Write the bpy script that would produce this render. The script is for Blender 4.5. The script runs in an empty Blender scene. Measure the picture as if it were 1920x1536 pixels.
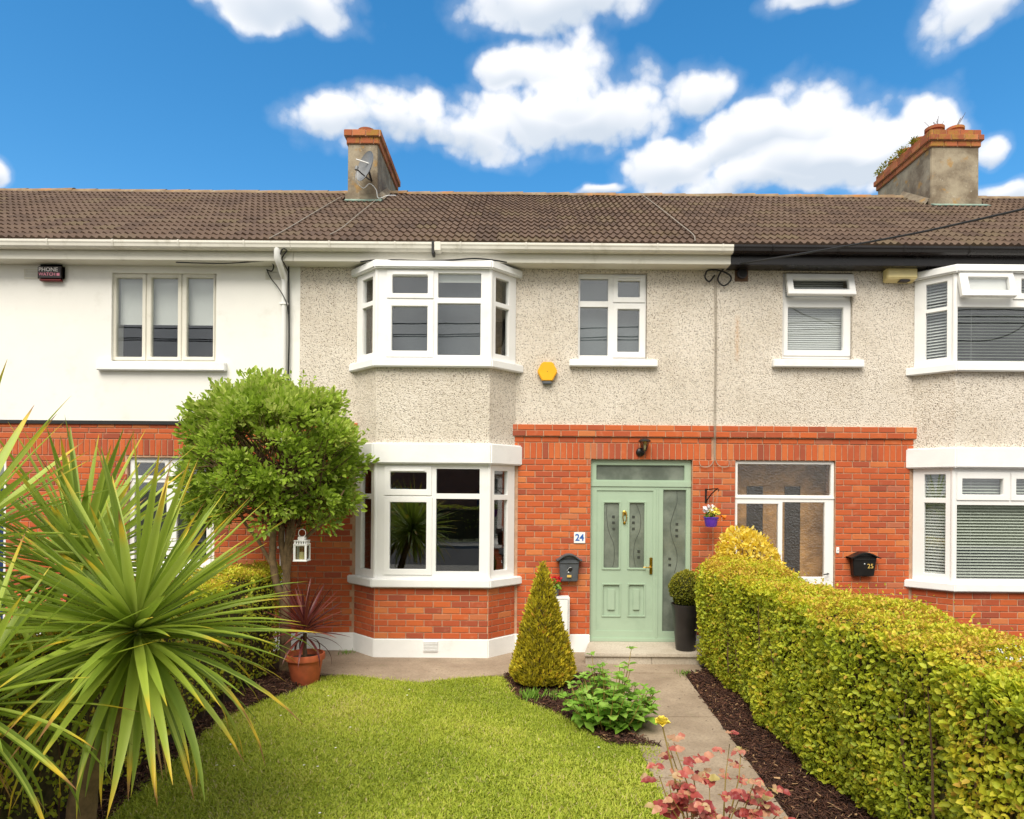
import bpy, bmesh, math, random
import numpy as np
from mathutils import Vector, Matrix

random.seed(7)
rng = np.random.default_rng(11)
SC = bpy.context.scene
COL = SC.collection
R = math.radians

# ------------------------------------------------------------------ camera
F, CX, CY, H, TH = 1250.0, 970.0, 920.0, 2.21, R(0.45)
CT, ST = math.cos(TH), math.sin(TH)
cam_d = bpy.data.cameras.new('camera')
cam_d.sensor_width = 36.0
cam_d.lens = F / 1920 * 36
cam_d.shift_x = (960 - CX) / 1920
cam_d.shift_y = (CY - 768) / 1920
cam_d.clip_end = 3000
cam = bpy.data.objects.new('camera', cam_d)
COL.objects.link(cam)
cam.location = (0, 0, H)
cam.rotation_euler = (R(90), -TH, 0)
SC.camera = cam

# ------------------------------------------------------------------ view
SC.view_settings.view_transform = 'Standard'
SC.view_settings.look = 'None'
SC.view_settings.exposure = 0.80
SC.view_settings.gamma = 1.0
SC.view_settings.use_curve_mapping = False
SC.cycles.max_bounces = 5; SC.cycles.diffuse_bounces = 2; SC.cycles.glossy_bounces = 3
SC.cycles.transmission_bounces = 4; SC.cycles.transparent_max_bounces = 8; SC.cycles.sample_clamp_indirect = 6

# ------------------------------------------------------------------ node helper
class G:
    def __init__(s, nt):
        s.nt = nt; s.n = nt.nodes; s.l = nt.links
    def put(s, sock, v):
        if isinstance(v, bpy.types.NodeSocket): s.l.new(v, sock)
        elif v is not None: sock.default_value = v
    def node(s, t, **kw):
        n = s.n.new(t)
        for k, v in kw.items(): setattr(n, k, v)
        return n
    def m(s, op, a, b=None, c=None, clamp=False):
        n = s.node('ShaderNodeMath', operation=op, use_clamp=clamp)
        s.put(n.inputs[0], a); s.put(n.inputs[1], b)
        if c is not None: s.put(n.inputs[2], c)
        return n.outputs[0]
    def mr(s, v, a, b, c=0.0, d=1.0, smooth=True):
        n = s.node('ShaderNodeMapRange', interpolation_type='SMOOTHSTEP' if smooth else 'LINEAR')
        for i, x in enumerate((v, a, b, c, d)): s.put(n.inputs[i], x)
        return n.outputs[0]
    def mix(s, f, a, b, mode='MIX'):
        n = s.node('ShaderNodeMix', data_type='RGBA', blend_type=mode)
        s.put(n.inputs[0], f); s.put(n.inputs[6], col(a)); s.put(n.inputs[7], col(b))
        return n.outputs[2]
    def noise(s, vec, scale, detail=3, rough=.55, out=0, dist=0.0):
        n = s.node('ShaderNodeTexNoise')
        s.put(n.inputs['Vector'], vec); s.put(n.inputs['Scale'], scale)
        n.inputs['Detail'].default_value = detail; n.inputs['Roughness'].default_value = rough
        n.inputs['Distortion'].default_value = dist
        return n.outputs[out]
    def vor(s, vec, scale, feature='F1', out='Distance'):
        n = s.node('ShaderNodeTexVoronoi', feature=feature)
        s.put(n.inputs['Vector'], vec); s.put(n.inputs['Scale'], scale)
        return n.outputs[out]
    def ramp(s, f, stops):
        n = s.node('ShaderNodeValToRGB')
        e = n.color_ramp.elements
        while len(e) < len(stops): e.new(.5)
        for el, (p, c) in zip(e, stops): el.position = p; el.color = col(c)
        s.put(n.inputs[0], f)
        return n.outputs[0]
    def bump(s, h, strength=.3, dist=.01, normal=None):
        n = s.node('ShaderNodeBump')
        n.inputs['Strength'].default_value = strength; n.inputs['Distance'].default_value = dist
        s.put(n.inputs['Height'], h)
        if normal is not None: s.put(n.inputs['Normal'], normal)
        return n.outputs[0]
    def sc(s, vec, v):
        n = s.node('ShaderNodeVectorMath', operation='MULTIPLY')
        s.put(n.inputs[0], vec); s.put(n.inputs[1], v)
        return n.outputs[0]

def col(c):
    if isinstance(c, (tuple, list)) and len(c) == 3: return (c[0], c[1], c[2], 1.0)
    return c
def S(r, g, b):
    f = lambda v: ((v/255+.055)/1.055)**2.4 if v/255 > .04045 else v/255/12.92
    return (f(r), f(g), f(b))

# ------------------------------------------------------------------ world: daylight sky with broken cloud
SUN_EL, SUN_AZ = R(54), R(197)          # azimuth measured from +Y (the view) clockwise: behind, a little left
world = bpy.data.worlds.new('World'); SC.world = world
world.use_nodes = True
g = G(world.node_tree); g.n.clear()
sky = g.node('ShaderNodeTexSky', sky_type='NISHITA', sun_disc=False)
sky.sun_elevation = SUN_EL; sky.sun_rotation = SUN_AZ
sky.air_density = 1.0; sky.dust_density = .9; sky.ozone_density = 2.5
hs = g.node('ShaderNodeHueSaturation')
hs.inputs['Hue'].default_value = .492; hs.inputs['Saturation'].default_value = 1.36; hs.inputs['Value'].default_value = 1.0
g.l.new(sky.outputs[0], hs.inputs['Color'])
tc = g.node('ShaderNodeTexCoord').outputs['Generated']
sx = g.node('ShaderNodeSeparateXYZ'); g.l.new(tc, sx.inputs[0])
dx, dy, dz = sx.outputs
az = g.m('ARCTAN2', dx, dy)
el = g.m('ARCSINE', dz)
fb = g.noise(tc, 8.0, 7, .58)
wv = g.node('ShaderNodeVectorMath', operation='ADD'); g.l.new(tc, wv.inputs[0]); g.l.new(g.sc(g.noise(tc, 16.0, 3, out=1), (.03, .03, .03)), wv.inputs[1])
fine = g.m('SUBTRACT', .78, g.m('ADD', g.m('MULTIPLY', g.vor(wv.outputs[0], 26.0), .62), g.m('MULTIPLY', g.vor(wv.outputs[0], 62.0), .34)))
wob = g.m('MULTIPLY_ADD', g.m('SUBTRACT', g.noise(tc, 5.0, 3), .5), .10, 0.0)
elw = g.m('ADD', el, wob)
def azel(px, py):
    u = px-CX; v = CY-py
    a, b = (u*CT-v*ST)/F, (u*ST+v*CT)/F
    return math.atan2(a, 1), math.atan2(b, math.hypot(a, 1))
# cumulus: centre direction, half width, half height (given as sighted from the garden), puffiness
clouds = [(530,-8,150,62),(1060,-5,190,70),(1545,-4,110,34),(1850,12,165,74),
          (640,232,112,60),(760,228,122,74),(885,250,112,66),
          (950,120,66,56),(1060,130,98,80),(1120,190,165,78),(1000,205,145,66),(1310,150,78,48),
          (1270,290,120,60),(1400,235,130,84),(1520,250,160,90),(1640,280,140,80),(1740,235,80,76),(1500,320,300,60),
          (1860,285,42,36),(-20,298,40,38),(1885,362,90,26),(1120,330,60,16)]
B = None; V = None
for (px, py, rx, ry) in clouds:
    a0, e0 = azel(px, py); a1, _ = azel(px+rx, py); _, e1 = azel(px, py-ry)
    ta = g.m('MULTIPLY', g.m('SUBTRACT', az, a0), 1/(a1-a0))
    te = g.m('MULTIPLY', g.m('SUBTRACT', elw, e0), 1/(e1-e0))
    b = g.m('SUBTRACT', 1.0, g.m('ADD', g.m('POWER', g.m('ABSOLUTE', ta), 2.0), g.m('POWER', g.m('ABSOLUTE', te), 2.0)))
    w = g.m('MULTIPLY', g.m('MAXIMUM', b, 0.0), te)
    B = b if B is None else g.m('SMOOTH_MAX', B, b, .25)
    V = w if V is None else g.m('ADD', V, w)
Fd = g.m('ADD', g.m('MULTIPLY_ADD', g.m('SUBTRACT', fb, .5), 2.6, g.m('MULTIPLY', g.m('SUBTRACT', fine, .36), .95)), g.m('MAXIMUM', B, -1.3))
# the rest of the sky: the same cloud, closing to a thin broken deck away from the view
thr = g.mr(dy, -.1, .68, .30, .84)
Gd = g.m('MULTIPLY', g.m('SUBTRACT', g.noise(tc, 2.6, 5, .58), thr), 6.0)
Ft = g.m('MAXIMUM', Fd, Gd)
mask = g.m('MAXIMUM', g.mr(Ft, -.14, .66), g.mr(Ft, -.6, .3, 0, .16))
shade = g.m('ADD', g.mr(V, -.5, .35), g.m('MULTIPLY', g.m('SUBTRACT', g.noise(tc, 7.0, 3), .5), 1.1), clamp=True)
lowdeck = g.mr(dy, -.2, .6)
ccol = g.mix(shade, (.60, .67, .76), (.98, .98, 1.0))
ccol = g.mix(lowdeck, g.mix(g.mr(g.noise(tc, 3.2, 4), .3, .7), (.50, .51, .52), (1.0, .985, .95)), ccol)
bg1 = g.node('ShaderNodeBackground'); bg1.inputs[1].default_value = .125
g.l.new(hs.outputs[0], bg1.inputs[0])
bg2 = g.node('ShaderNodeBackground'); bg2.inputs[1].default_value = .66
g.l.new(ccol, bg2.inputs[0])
mx = g.node('ShaderNodeMixShader')
g.l.new(mask, mx.inputs[0]); g.l.new(bg1.outputs[0], mx.inputs[1]); g.l.new(bg2.outputs[0], mx.inputs[2])
world.cycles.sampling_method = 'MANUAL'; world.cycles.sample_map_resolution = 512
wo = g.node('ShaderNodeOutputWorld'); g.l.new(mx.outputs[0], wo.inputs[0])

# ------------------------------------------------------------------ sun, veiled by thin cloud
sd = bpy.data.lights.new('sun', 'SUN'); sd.energy = 2.7; sd.angle = R(42); sd.color = (1, .94, .84)
sun = bpy.data.objects.new('sun', sd); COL.objects.link(sun)
sv = Vector((math.sin(SUN_AZ)*math.cos(SUN_EL), math.cos(SUN_AZ)*math.cos(SUN_EL), math.sin(SUN_EL)))
sun.rotation_euler = sv.to_track_quat('Z', 'Y').to_euler(); sun.location = (0, 0, 30)

# ------------------------------------------------------------------ sighting helpers
def W(px, py, Y):
    u = px-CX; v = CY-py
    return Vector(((u*CT-v*ST)/F*Y, Y, H+(u*ST+v*CT)/F*Y))
def GP(px, py, z=0.0):
    u = px-CX; v = CY-py
    a, b = (u*CT-v*ST)/F, (u*ST+v*CT)/F
    Y = (z-H)/b
    return Vector((a*Y, Y, z))
Z1 = lambda x, y: (x/2.8235, 440+y/2.8235)
Z3 = lambda x, y: (640+x/3.097, 460+y/3.097)
Z4 = lambda x, y: (1260+x/2.909, 420+y/2.909)
Z6 = lambda x, y: (640+x/3.2, 780+y/3.2)
Z7 = lambda x, y: (1020+x/3.2, 780+y/3.2)
Z8 = lambda x, y: (1440+x/3.2, 780+y/3.2)
PX = lambda x, y: (x, y)
def rc(zf, x0, y0, x1, y1, Y):
    """rectangle (X0, X1, Z0, Z1) on the plane at depth Y"""
    xm, ym = (x0+x1)/2, (y0+y1)/2
    return (W(*zf(x0, ym), Y).x, W(*zf(x1, ym), Y).x, W(*zf(xm, y1), Y).z, W(*zf(xm, y0), Y).z)

# ------------------------------------------------------------------ mesh builder
I4 = Matrix.Identity(4)
class MB:
    def __init__(s): s.v = []; s.f = []; s.var = []
    def add(s, vs, fs, M=None, var=0.0):
        o = len(s.v)
        s.v += [tuple(M @ Vector(p)) if M is not None else tuple(p) for p in vs]
        s.f += [tuple(o+i for i in f) for f in fs]
        s.var += [var]*len(vs)
        return s
    def box(s, x0, x1, y0, y1, z0, z1, M=None, var=0.0):
        return s.add([(x0,y0,z0),(x1,y0,z0),(x1,y1,z0),(x0,y1,z0),(x0,y0,z1),(x1,y0,z1),(x1,y1,z1),(x0,y1,z1)],
                     [(0,3,2,1),(4,5,6,7),(0,1,5,4),(1,2,6,5),(2,3,7,6),(3,0,4,7)], M, var)
    def prism(s, pts, z0, z1, M=None):
        n = len(pts)
        ar = sum(pts[i][0]*pts[(i+1) % n][1]-pts[(i+1) % n][0]*pts[i][1] for i in range(n))
        if ar < 0: pts = pts[::-1]
        vs = [(p[0], p[1], z0) for p in pts]+[(p[0], p[1], z1) for p in pts]
        fs = [tuple(range(n))[::-1], tuple(range(n, 2*n))]+[(i, (i+1) % n, n+(i+1) % n, n+i) for i in range(n)]
        return s.add(vs, fs, M)
    def tube(s, path, rad, n=8, cap=True, M=None):
        path = [Vector(p) for p in path]
        if not hasattr(rad, '__len__'): rad = [rad]*len(path)
        vs = []; up = Vector((0.13, .21, .97)).normalized()
        for i, p in enumerate(path):
            t = (path[min(i+1, len(path)-1)]-path[max(i-1, 0)]).normalized()
            a = t.cross(up)
            if a.length < .05: a = t.cross(Vector((1, 0, 0)))
            a.normalize(); b = a.cross(t)
            for k in range(n):
                q = 2*math.pi*k/n
                vs.append(tuple(p+(a*math.cos(q)+b*math.sin(q))*rad[i]))
        fs = []
        for i in range(len(path)-1):
            for k in range(n):
                fs.append((i*n+k, i*n+(k+1) % n, (i+1)*n+(k+1) % n, (i+1)*n+k))
        if cap:
            fs.append(tuple(range(n))[::-1]); fs.append(tuple((len(path)-1)*n+k for k in range(n)))
        return s.add(vs, fs, M)
    def lathe(s, prof, n=24, M=None):
        vs = []; fs = []
        for (r, z) in prof:
            for k in range(n):
                q = 2*math.pi*k/n
                vs.append((r*math.cos(q), r*math.sin(q), z))
        for i in range(len(prof)-1):
            for k in range(n):
                fs.append((i*n+k, i*n+(k+1) % n, (i+1)*n+(k+1) % n, (i+1)*n+k))
        fs.append(tuple(range(n))[::-1]); fs.append(tuple((len(prof)-1)*n+k for k in range(n)))
        return s.add(vs, fs, M)
    def panel(s, x0, x1, z0, z1, y0, y1, holes=(), M=None):
        """slab in the XZ plane with rectangular openings (X0, X1, Z0, Z1)"""
        e = 1e-6
        hs = [(max(a, x0), min(b, x1), max(c, z0), min(d, z1)) for a, b, c, d in holes]
        hs = [h for h in hs if h[1]-h[0] > e and h[3]-h[2] > e]
        xs = sorted({round(t, 5) for t in [x0, x1]+[h[0] for h in hs]+[h[1] for h in hs]})
        zs = sorted({round(t, 5) for t in [z0, z1]+[h[2] for h in hs]+[h[3] for h in hs]})
        solid = [[not any(h[0] < (xs[i]+xs[i+1])/2 < h[1] and h[2] < (zs[j]+zs[j+1])/2 < h[3] for h in hs)
                  for j in range(len(zs)-1)] for i in range(len(xs)-1)]
        vid = {}; vs = []; fs = []
        def v(i, j, k):
            if (i, j, k) not in vid:
                vid[(i, j, k)] = len(vs); vs.append((xs[i], (y0, y1)[k], zs[j]))
            return vid[(i, j, k)]
        def ok(i, j): return 0 <= i < len(xs)-1 and 0 <= j < len(zs)-1 and solid[i][j]
        for i in range(len(xs)-1):
            for j in range(len(zs)-1):
                if not solid[i][j]: continue
                fs.append((v(i,j,0), v(i+1,j,0), v(i+1,j+1,0), v(i,j+1,0)))
                fs.append((v(i,j,1), v(i,j+1,1), v(i+1,j+1,1), v(i+1,j,1)))
                if not ok(i-1, j): fs.append((v(i,j,0), v(i,j+1,0), v(i,j+1,1), v(i,j,1)))
                if not ok(i+1, j): fs.append((v(i+1,j,0), v(i+1,j,1), v(i+1,j+1,1), v(i+1,j+1,0)))
                if not ok(i, j-1): fs.append((v(i,j,0), v(i,j,1), v(i+1,j,1), v(i+1,j,0)))
                if not ok(i, j+1): fs.append((v(i,j+1,0), v(i+1,j+1,0), v(i+1,j+1,1), v(i,j+1,1)))
        return s.add(vs, fs, M)
    def mesh(s, name, bevel=0.0, smooth=False, angle=40):
        me = bpy.data.meshes.new(name)
        me.from_pydata(s.v, [], s.f)
        if any(s.var):
            at = me.attributes.new('var', 'FLOAT', 'POINT'); at.data.foreach_set('value', s.var)
        if bevel > 0:
            bm = bmesh.new(); bm.from_mesh(me)
            bmesh.ops.remove_doubles(bm, verts=bm.verts, dist=1e-5)
            ed = [e for e in bm.edges if len(e.link_faces) == 2 and e.calc_face_angle(0) > R(25)]
            bmesh.ops.bevel(bm, geom=ed, offset=bevel, segments=2, affect='EDGES', clamp_overlap=True)
            bm.to_mesh(me); bm.free()
        if smooth:
            me.shade_smooth()
            if angle < 180:
                try: me.set_sharp_from_angle(angle=R(angle))
                except Exception: pass
        me.update()
        return me
    def build(s, name, m, parent=None, bevel=0.0, smooth=False, angle=40, **kw):
        return link(name, s.mesh(name, bevel, smooth, angle), m, parent, **kw)

def link(name, me, m=None, parent=None, label=None, cat=None, group=None, kind=None, M=None):
    if m is not None and len(me.materials) == 0: me.materials.append(m)
    o = bpy.data.objects.new(name, me); COL.objects.link(o)
    if parent is not None: o.parent = parent
    if M is not None: o.matrix_local = M
    return tag(o, label, cat, group, kind)
def tag(o, label=None, cat=None, group=None, kind=None):
    if label: o['label'] = label
    if cat: o['category'] = cat
    if group: o['group'] = group
    if kind: o['kind'] = kind
    return o
def thing(name, label, cat, loc=(0, 0, 0), group=None):
    o = bpy.data.objects.new(name, None); COL.objects.link(o)
    o.location = loc; o.empty_display_size = .1
    return tag(o, label, cat, group)
def loc_of(p): return Matrix.Translation(-Vector(p.location)) if p is not None else I4
def build_in(mb, name, m, parent, **kw):
    """geometry given in world coordinates, parented to a thing standing at its own base"""
    off = Vector(parent.location)
    mb.v = [(x-off.x, y-off.y, z-off.z) for x, y, z in mb.v]
    return mb.build(name, m, parent, **kw)
def npmesh(name, verts, faces, var=None, extra=None, smooth=False):
    me = bpy.data.meshes.new(name)
    verts = np.asarray(verts, np.float32); faces = np.asarray(faces, np.int32)
    k = faces.shape[1]
    me.vertices.add(len(verts)); me.vertices.foreach_set('co', verts.ravel())
    me.loops.add(faces.size); me.loops.foreach_set('vertex_index', faces.ravel())
    me.polygons.add(len(faces))
    me.polygons.foreach_set('loop_start', np.arange(0, faces.size, k, dtype=np.int32))
    me.polygons.foreach_set('loop_total', np.full(len(faces), k, np.int32))
    me.update(calc_edges=True)
    for nm, arr in (('var', var), ('tip', extra)):
        if arr is not None:
            at = me.attributes.new(nm, 'FLOAT', 'POINT'); at.data.foreach_set('value', np.asarray(arr, np.float32))
    if smooth: me.shade_smooth()
    return me
def copies(me, name, parent, mats, mat_):
    for M in mats:
        link(name, me, mat_, parent, M=M)

# ------------------------------------------------------------------ materials
def mat(name, fn):
    m = bpy.data.materials.new(name); m.use_nodes = True
    gg = G(m.node_tree); b = gg.n['Principled BSDF']
    fn(gg, b)
    return m
def set_(gg, b, **kw):
    for k, v in kw.items():
        gg.put(b.inputs[k.replace('_', ' ').title() if k != 'ior' else 'IOR'], col(v))
def obj_co(gg): return gg.node('ShaderNodeTexCoord').outputs['Object']
def wpos(gg): return gg.node('ShaderNodeNewGeometry').outputs['Position']
def rnd(gg): return gg.node('ShaderNodeObjectInfo').outputs['Random']
def attr(gg, n): return gg.node('ShaderNodeAttribute', attribute_name=n).outputs['Fac']

def plain(name, c, rough=.5, var=.12, scale=6.0, bump=0.0, bscale=60, spec=.5, metal=0.0, dirt=None):
    def fn(gg, b):
        p = wpos(gg)
        n = gg.noise(p, scale, 5, .6)
        lo = tuple(x*(1-var) for x in c); hi = tuple(min(1, x*(1+var)) for x in c)
        cc = gg.mix(gg.mr(n, .3, .7), lo, hi)
        if dirt: cc = gg.mix(gg.mr(gg.noise(p, 3.1, 7, .68), .52, .78, 0, dirt[1]), cc, dirt[0])
        set_(gg, b, base_color=cc, metallic=metal)
        b.inputs['Specular IOR Level'].default_value = spec
        gg.put(b.inputs['Roughness'], gg.mr(n, .2, .8, max(rough-.08, .02), min(rough+.1, 1), False))
        if bump: gg.put(b.inputs['Normal'], gg.bump(gg.noise(p, bscale, 4, .6), bump, .004))
    return mat(name, fn)

def f_pebble(gg, b):
    p = wpos(gg)
    warp = gg.node('ShaderNodeVectorMath', operation='ADD')
    gg.l.new(p, warp.inputs[0]); gg.l.new(gg.sc(gg.noise(p, 30, 2, out=1), (.02, .02, .02)), warp.inputs[1])
    d1 = gg.vor(warp.outputs[0], 68); c1 = gg.vor(warp.outputs[0], 68, out='Color')
    sp = gg.node('ShaderNodeSeparateColor'); gg.l.new(c1, sp.inputs[0])
    r = sp.outputs[0]; r2 = sp.outputs[1]
    dark = gg.m('MULTIPLY', gg.mr(r, .60, .70), gg.mr(d1, .28, .52, 1, 0))
    mid = gg.m('MULTIPLY', gg.mr(r2, .45, .7), gg.mr(d1, .3, .6, .65, 0))
    big = gg.mr(gg.noise(p, 1.3, 4), .3, .7)
    basec = gg.mix(big, S(214, 204, 189), S(226, 217, 204))
    c = gg.mix(mid, basec, S(178, 160, 134))
    c = gg.mix(dark, c, gg.mix(r2, S(86, 74, 62), S(142, 126, 106)))
    lt = gg.m('MULTIPLY', gg.mr(r, .1, .0, 0, 1), .6)
    c = gg.mix(lt, c, S(236, 228, 212))
    # drip stains below the eaves and one rusty run
    st = gg.m('MULTIPLY', gg.mr(gg.noise(gg.sc(p, (6, 1, .5)), 1.6, 5, .7), .55, .8), .22)
    c = gg.mix(st, c, S(140, 122, 96))
    sx_ = gg.node('ShaderNodeSeparateXYZ'); gg.l.new(p, sx_.inputs[0])
    rx = gg.m('ABSOLUTE', gg.m('SUBTRACT', sx_.outputs[0], 2.985))
    ru = gg.m('MULTIPLY', gg.mr(rx, .0, .05, .6, 0), gg.m('MULTIPLY', gg.mr(sx_.outputs[2], 3.9, 4.15), gg.mr(sx_.outputs[2], 4.56, 4.66, 1, 0)))
    c = gg.mix(gg.m('MULTIPLY', ru, gg.mr(gg.noise(p, 40, 3), .35, .6, .1, .75)), c, S(196, 140, 74))
    set_(gg, b, base_color=c, roughness=.9)
    b.inputs['Specular IOR Level'].default_value = .25
    hgt = gg.m('ADD', gg.m('MULTIPLY', d1, -1.0), gg.m('MULTIPLY', gg.noise(p, 130, 2), .5))
    gg.put(b.inputs['Normal'], gg.bump(hgt, .8, .009))
M_PEB = mat('pebbledash', f_pebble)

def f_brick(gg, b):
    v = gg.m('FRACT', gg.m('ADD', rnd(gg), attr(gg, 'var')))
    p = wpos(gg)
    c = gg.ramp(v, [(0, S(150, 76, 54)), (.1, S(172, 84, 54)), (.3, S(186, 89, 50)), (.6, S(193, 95, 51)), (.85, S(199, 101, 53)), (.95, S(204, 122, 70)), (1, S(170, 98, 76))])
    n = gg.noise(gg.sc(p, (1, 1, 2.2)), 22, 5, .65)
    c = gg.mix(gg.mr(n, .5, .8, 0, .35), c, S(150, 66, 44))
    c = gg.mix(gg.mr(gg.noise(p, 9, 4), .55, .78, 0, .3), c, S(206, 150, 116))
    c = gg.mix(gg.mr(gg.noise(p, .9, 4), .45, .75, 0, .28), c, S(150, 78, 60))
    set_(gg, b, base_color=c, roughness=.82)
    b.inputs['Specular IOR Level'].default_value = .3
    gg.put(b.inputs['Normal'], gg.bump(gg.noise(p, 95, 4, .7), .35, .004))
M_BRICK = mat('red_brick', f_brick)
M_MORTAR = plain('mortar', S(188, 150, 122), .95, .16, 14, .5, 90)
M_WRENDER = plain('white_render', S(238, 236, 229), .85, .03, .8, .25, 55, dirt=(S(205, 202, 190), .35))
M_WPAINT = plain('white_masonry_paint', S(240, 240, 238), .6, .035, 3, .22, 45, dirt=(S(196, 194, 186), .4))
M_UPVC = plain('white_pvc', S(240, 239, 236), .33, .02, 2, dirt=(S(214, 211, 200), .3))
M_CREAMPVC = plain('cream_pvc', S(226, 222, 208), .4, .03, 2.2, dirt=(S(176, 170, 146), .55))
M_GUTW = plain('weathered_white_gutter', S(224, 220, 208), .42, .05, 3, dirt=(S(150, 142, 118), .6))
M_GUTB = plain('black_gutter', S(30, 26, 26), .28, .2, 4)
M_CABLE = plain('black_cable', S(28, 27, 27), .6)
M_GCABLE = plain('grey_cable', S(160, 150, 134), .6)
M_BLACKMETAL = plain('black_painted_metal', S(26, 25, 24), .38, .2, 9)
M_GREYMETAL = plain('grey_painted_metal', S(84, 88, 92), .42, .12, 9)
M_GREEN = plain('sage_green_door', S(164, 185, 160), .42, .03, 2, dirt=(S(136, 158, 134), .35))
M_BRASS = plain('brass', S(198, 160, 74), .25, .15, 20, metal=1.0)
M_LEAD = plain('lead_flashing', S(110, 112, 108), .6, .2, 8, .3, 30)
M_PATINA = plain('green_flashing', S(130, 152, 138), .7, .25, 9, .3, 30, dirt=(S(100, 104, 92), .7))
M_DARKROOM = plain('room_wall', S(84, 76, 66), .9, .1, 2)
M_BLIND = plain('white_blind', S(222, 224, 220), .6, .03, 3)
M_BLINDG = plain('pale_blind_slat', S(204, 210, 198), .5, .04, 3)
M_CURT = plain('brown_curtain', S(120, 104, 84), .9, .3, 20)
M_BLUE = plain('navy_door', S(30, 52, 92), .35)
M_YELLOWP = plain('yellow_plastic', S(245, 180, 22), .35, .04, 5)
M_CREAMP = plain('aged_cream_plastic', S(240, 222, 160), .4, .05, 5)
M_DARKP = plain('dark_plastic', S(52, 46, 46), .4, .1, 5)
M_TERRA = plain('terracotta', S(190, 96, 60), .7, .14, 9, .2, 50, dirt=(S(150, 92, 70), .5))
M_PURPLE = plain('purple_plastic', S(96, 52, 176), .35, .06, 9)
M_PLANTER = plain('black_planter', S(40, 37, 37), .4, .18, 5, dirt=(S(66, 60, 56), .4))
M_BLUETXT = plain('blue_print', S(50, 100, 176), .5)
M_WHITETXT = plain('white_print', S(238, 232, 232), .5)
M_PINKTXT = plain('pink_print', S(226, 140, 160), .5)
M_GOLDTXT = plain('gold_print', S(214, 178, 92), .4)
M_REDP = plain('red_plastic', S(120, 30, 30), .4)
M_DISH = plain('grey_dish', S(126, 128, 130), .45, .06, 6, dirt=(S(120, 118, 112), .5))

def f_stack(gg, b):
    p = wpos(gg)
    c = gg.mix(gg.mr(gg.noise(p, 2.6, 7, .65), .32, .68), S(112, 98, 80), S(166, 154, 132))
    c = gg.mix(gg.mr(gg.noise(p, 7, 6, .7), .52, .74, 0, .55), c, S(92, 84, 76))
    c = gg.mix(gg.mr(gg.noise(p, 4.4, 5, .6), .58, .68, 0, .7), c, S(168, 128, 64))
    c = gg.mix(gg.mr(gg.noise(p, 11, 4, .6), .64, .76, 0, .5), c, S(202, 196, 178))
    set_(gg, b, base_color=c, roughness=.93)
    gg.put(b.inputs['Normal'], gg.bump(gg.noise(p, 34, 6, .7), .5, .01))
M_STACK = mat('weathered_cement', f_stack)
def f_capbrick(gg, b):
    p = wpos(gg); v = gg.m('FRACT', gg.m('ADD', rnd(gg), attr(gg, 'var')))
    c = gg.ramp(v, [(0, S(146, 82, 54)), (.5, S(172, 96, 60)), (1, S(188, 116, 76))])
    c = gg.mix(gg.mr(gg.noise(p, 6, 6, .7), .48, .66, 0, .8), c, S(158, 122, 48))
    c = gg.mix(gg.mr(gg.noise(p, 14, 4, .7), .6, .74, 0, .6), c, S(96, 88, 52))
    set_(gg, b, base_color=c, roughness=.92)
    gg.put(b.inputs['Normal'], gg.bump(gg.noise(p, 60, 5, .7), .4, .008))
M_CAPBRICK = mat('lichened_brick', f_capbrick)
def f_tile(gg, b):
    p = wpos(gg); v = gg.m('FRACT', gg.m('ADD', rnd(gg), attr(gg, 'var')))
    c = gg.ramp(v, [(0, S(90, 74, 63)), (.25, S(100, 82, 70)), (.6, S(106, 87, 73)), (.85, S(110, 92, 78)), (1, S(108, 93, 72))])
    n = gg.noise(p, 20, 6, .7)
    c = gg.mix(gg.mr(n, .5, .75, 0, .45), c, S(82, 62, 50))
    c = gg.mix(gg.mr(gg.noise(p, 7.5, 5, .7), .68, .8, 0, .7), c, S(184, 170, 148))
    c = gg.mix(gg.mr(gg.noise(p, 1.1, 4), .55, .8, 0, .4), c, S(112, 98, 62))
    set_(gg, b, base_color=c, roughness=.9)
    b.inputs['Specular IOR Level'].default_value = .25
    gg.put(b.inputs['Normal'], gg.bump(gg.noise(p, 80, 4, .7), .35, .006))
M_TILE = mat('brown_concrete_tile', f_tile)
def f_ridge(gg, b):
    p = wpos(gg)
    c = gg.mix(gg.mr(gg.noise(p, 4, 5), .3, .7), S(120, 98, 74), S(150, 128, 100))
    c = gg.mix(gg.mr(gg.noise(p, 2.2, 5, .65), .52, .66, 0, .75), c, S(176, 118, 58))
    c = gg.mix(gg.mr(gg.noise(p, 6, 5, .65), .58, .7, 0, .7), c, S(156, 150, 128))
    set_(gg, b, base_color=c, roughness=.92)
M_RIDGE = mat('lichened_ridge', f_ridge)

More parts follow.
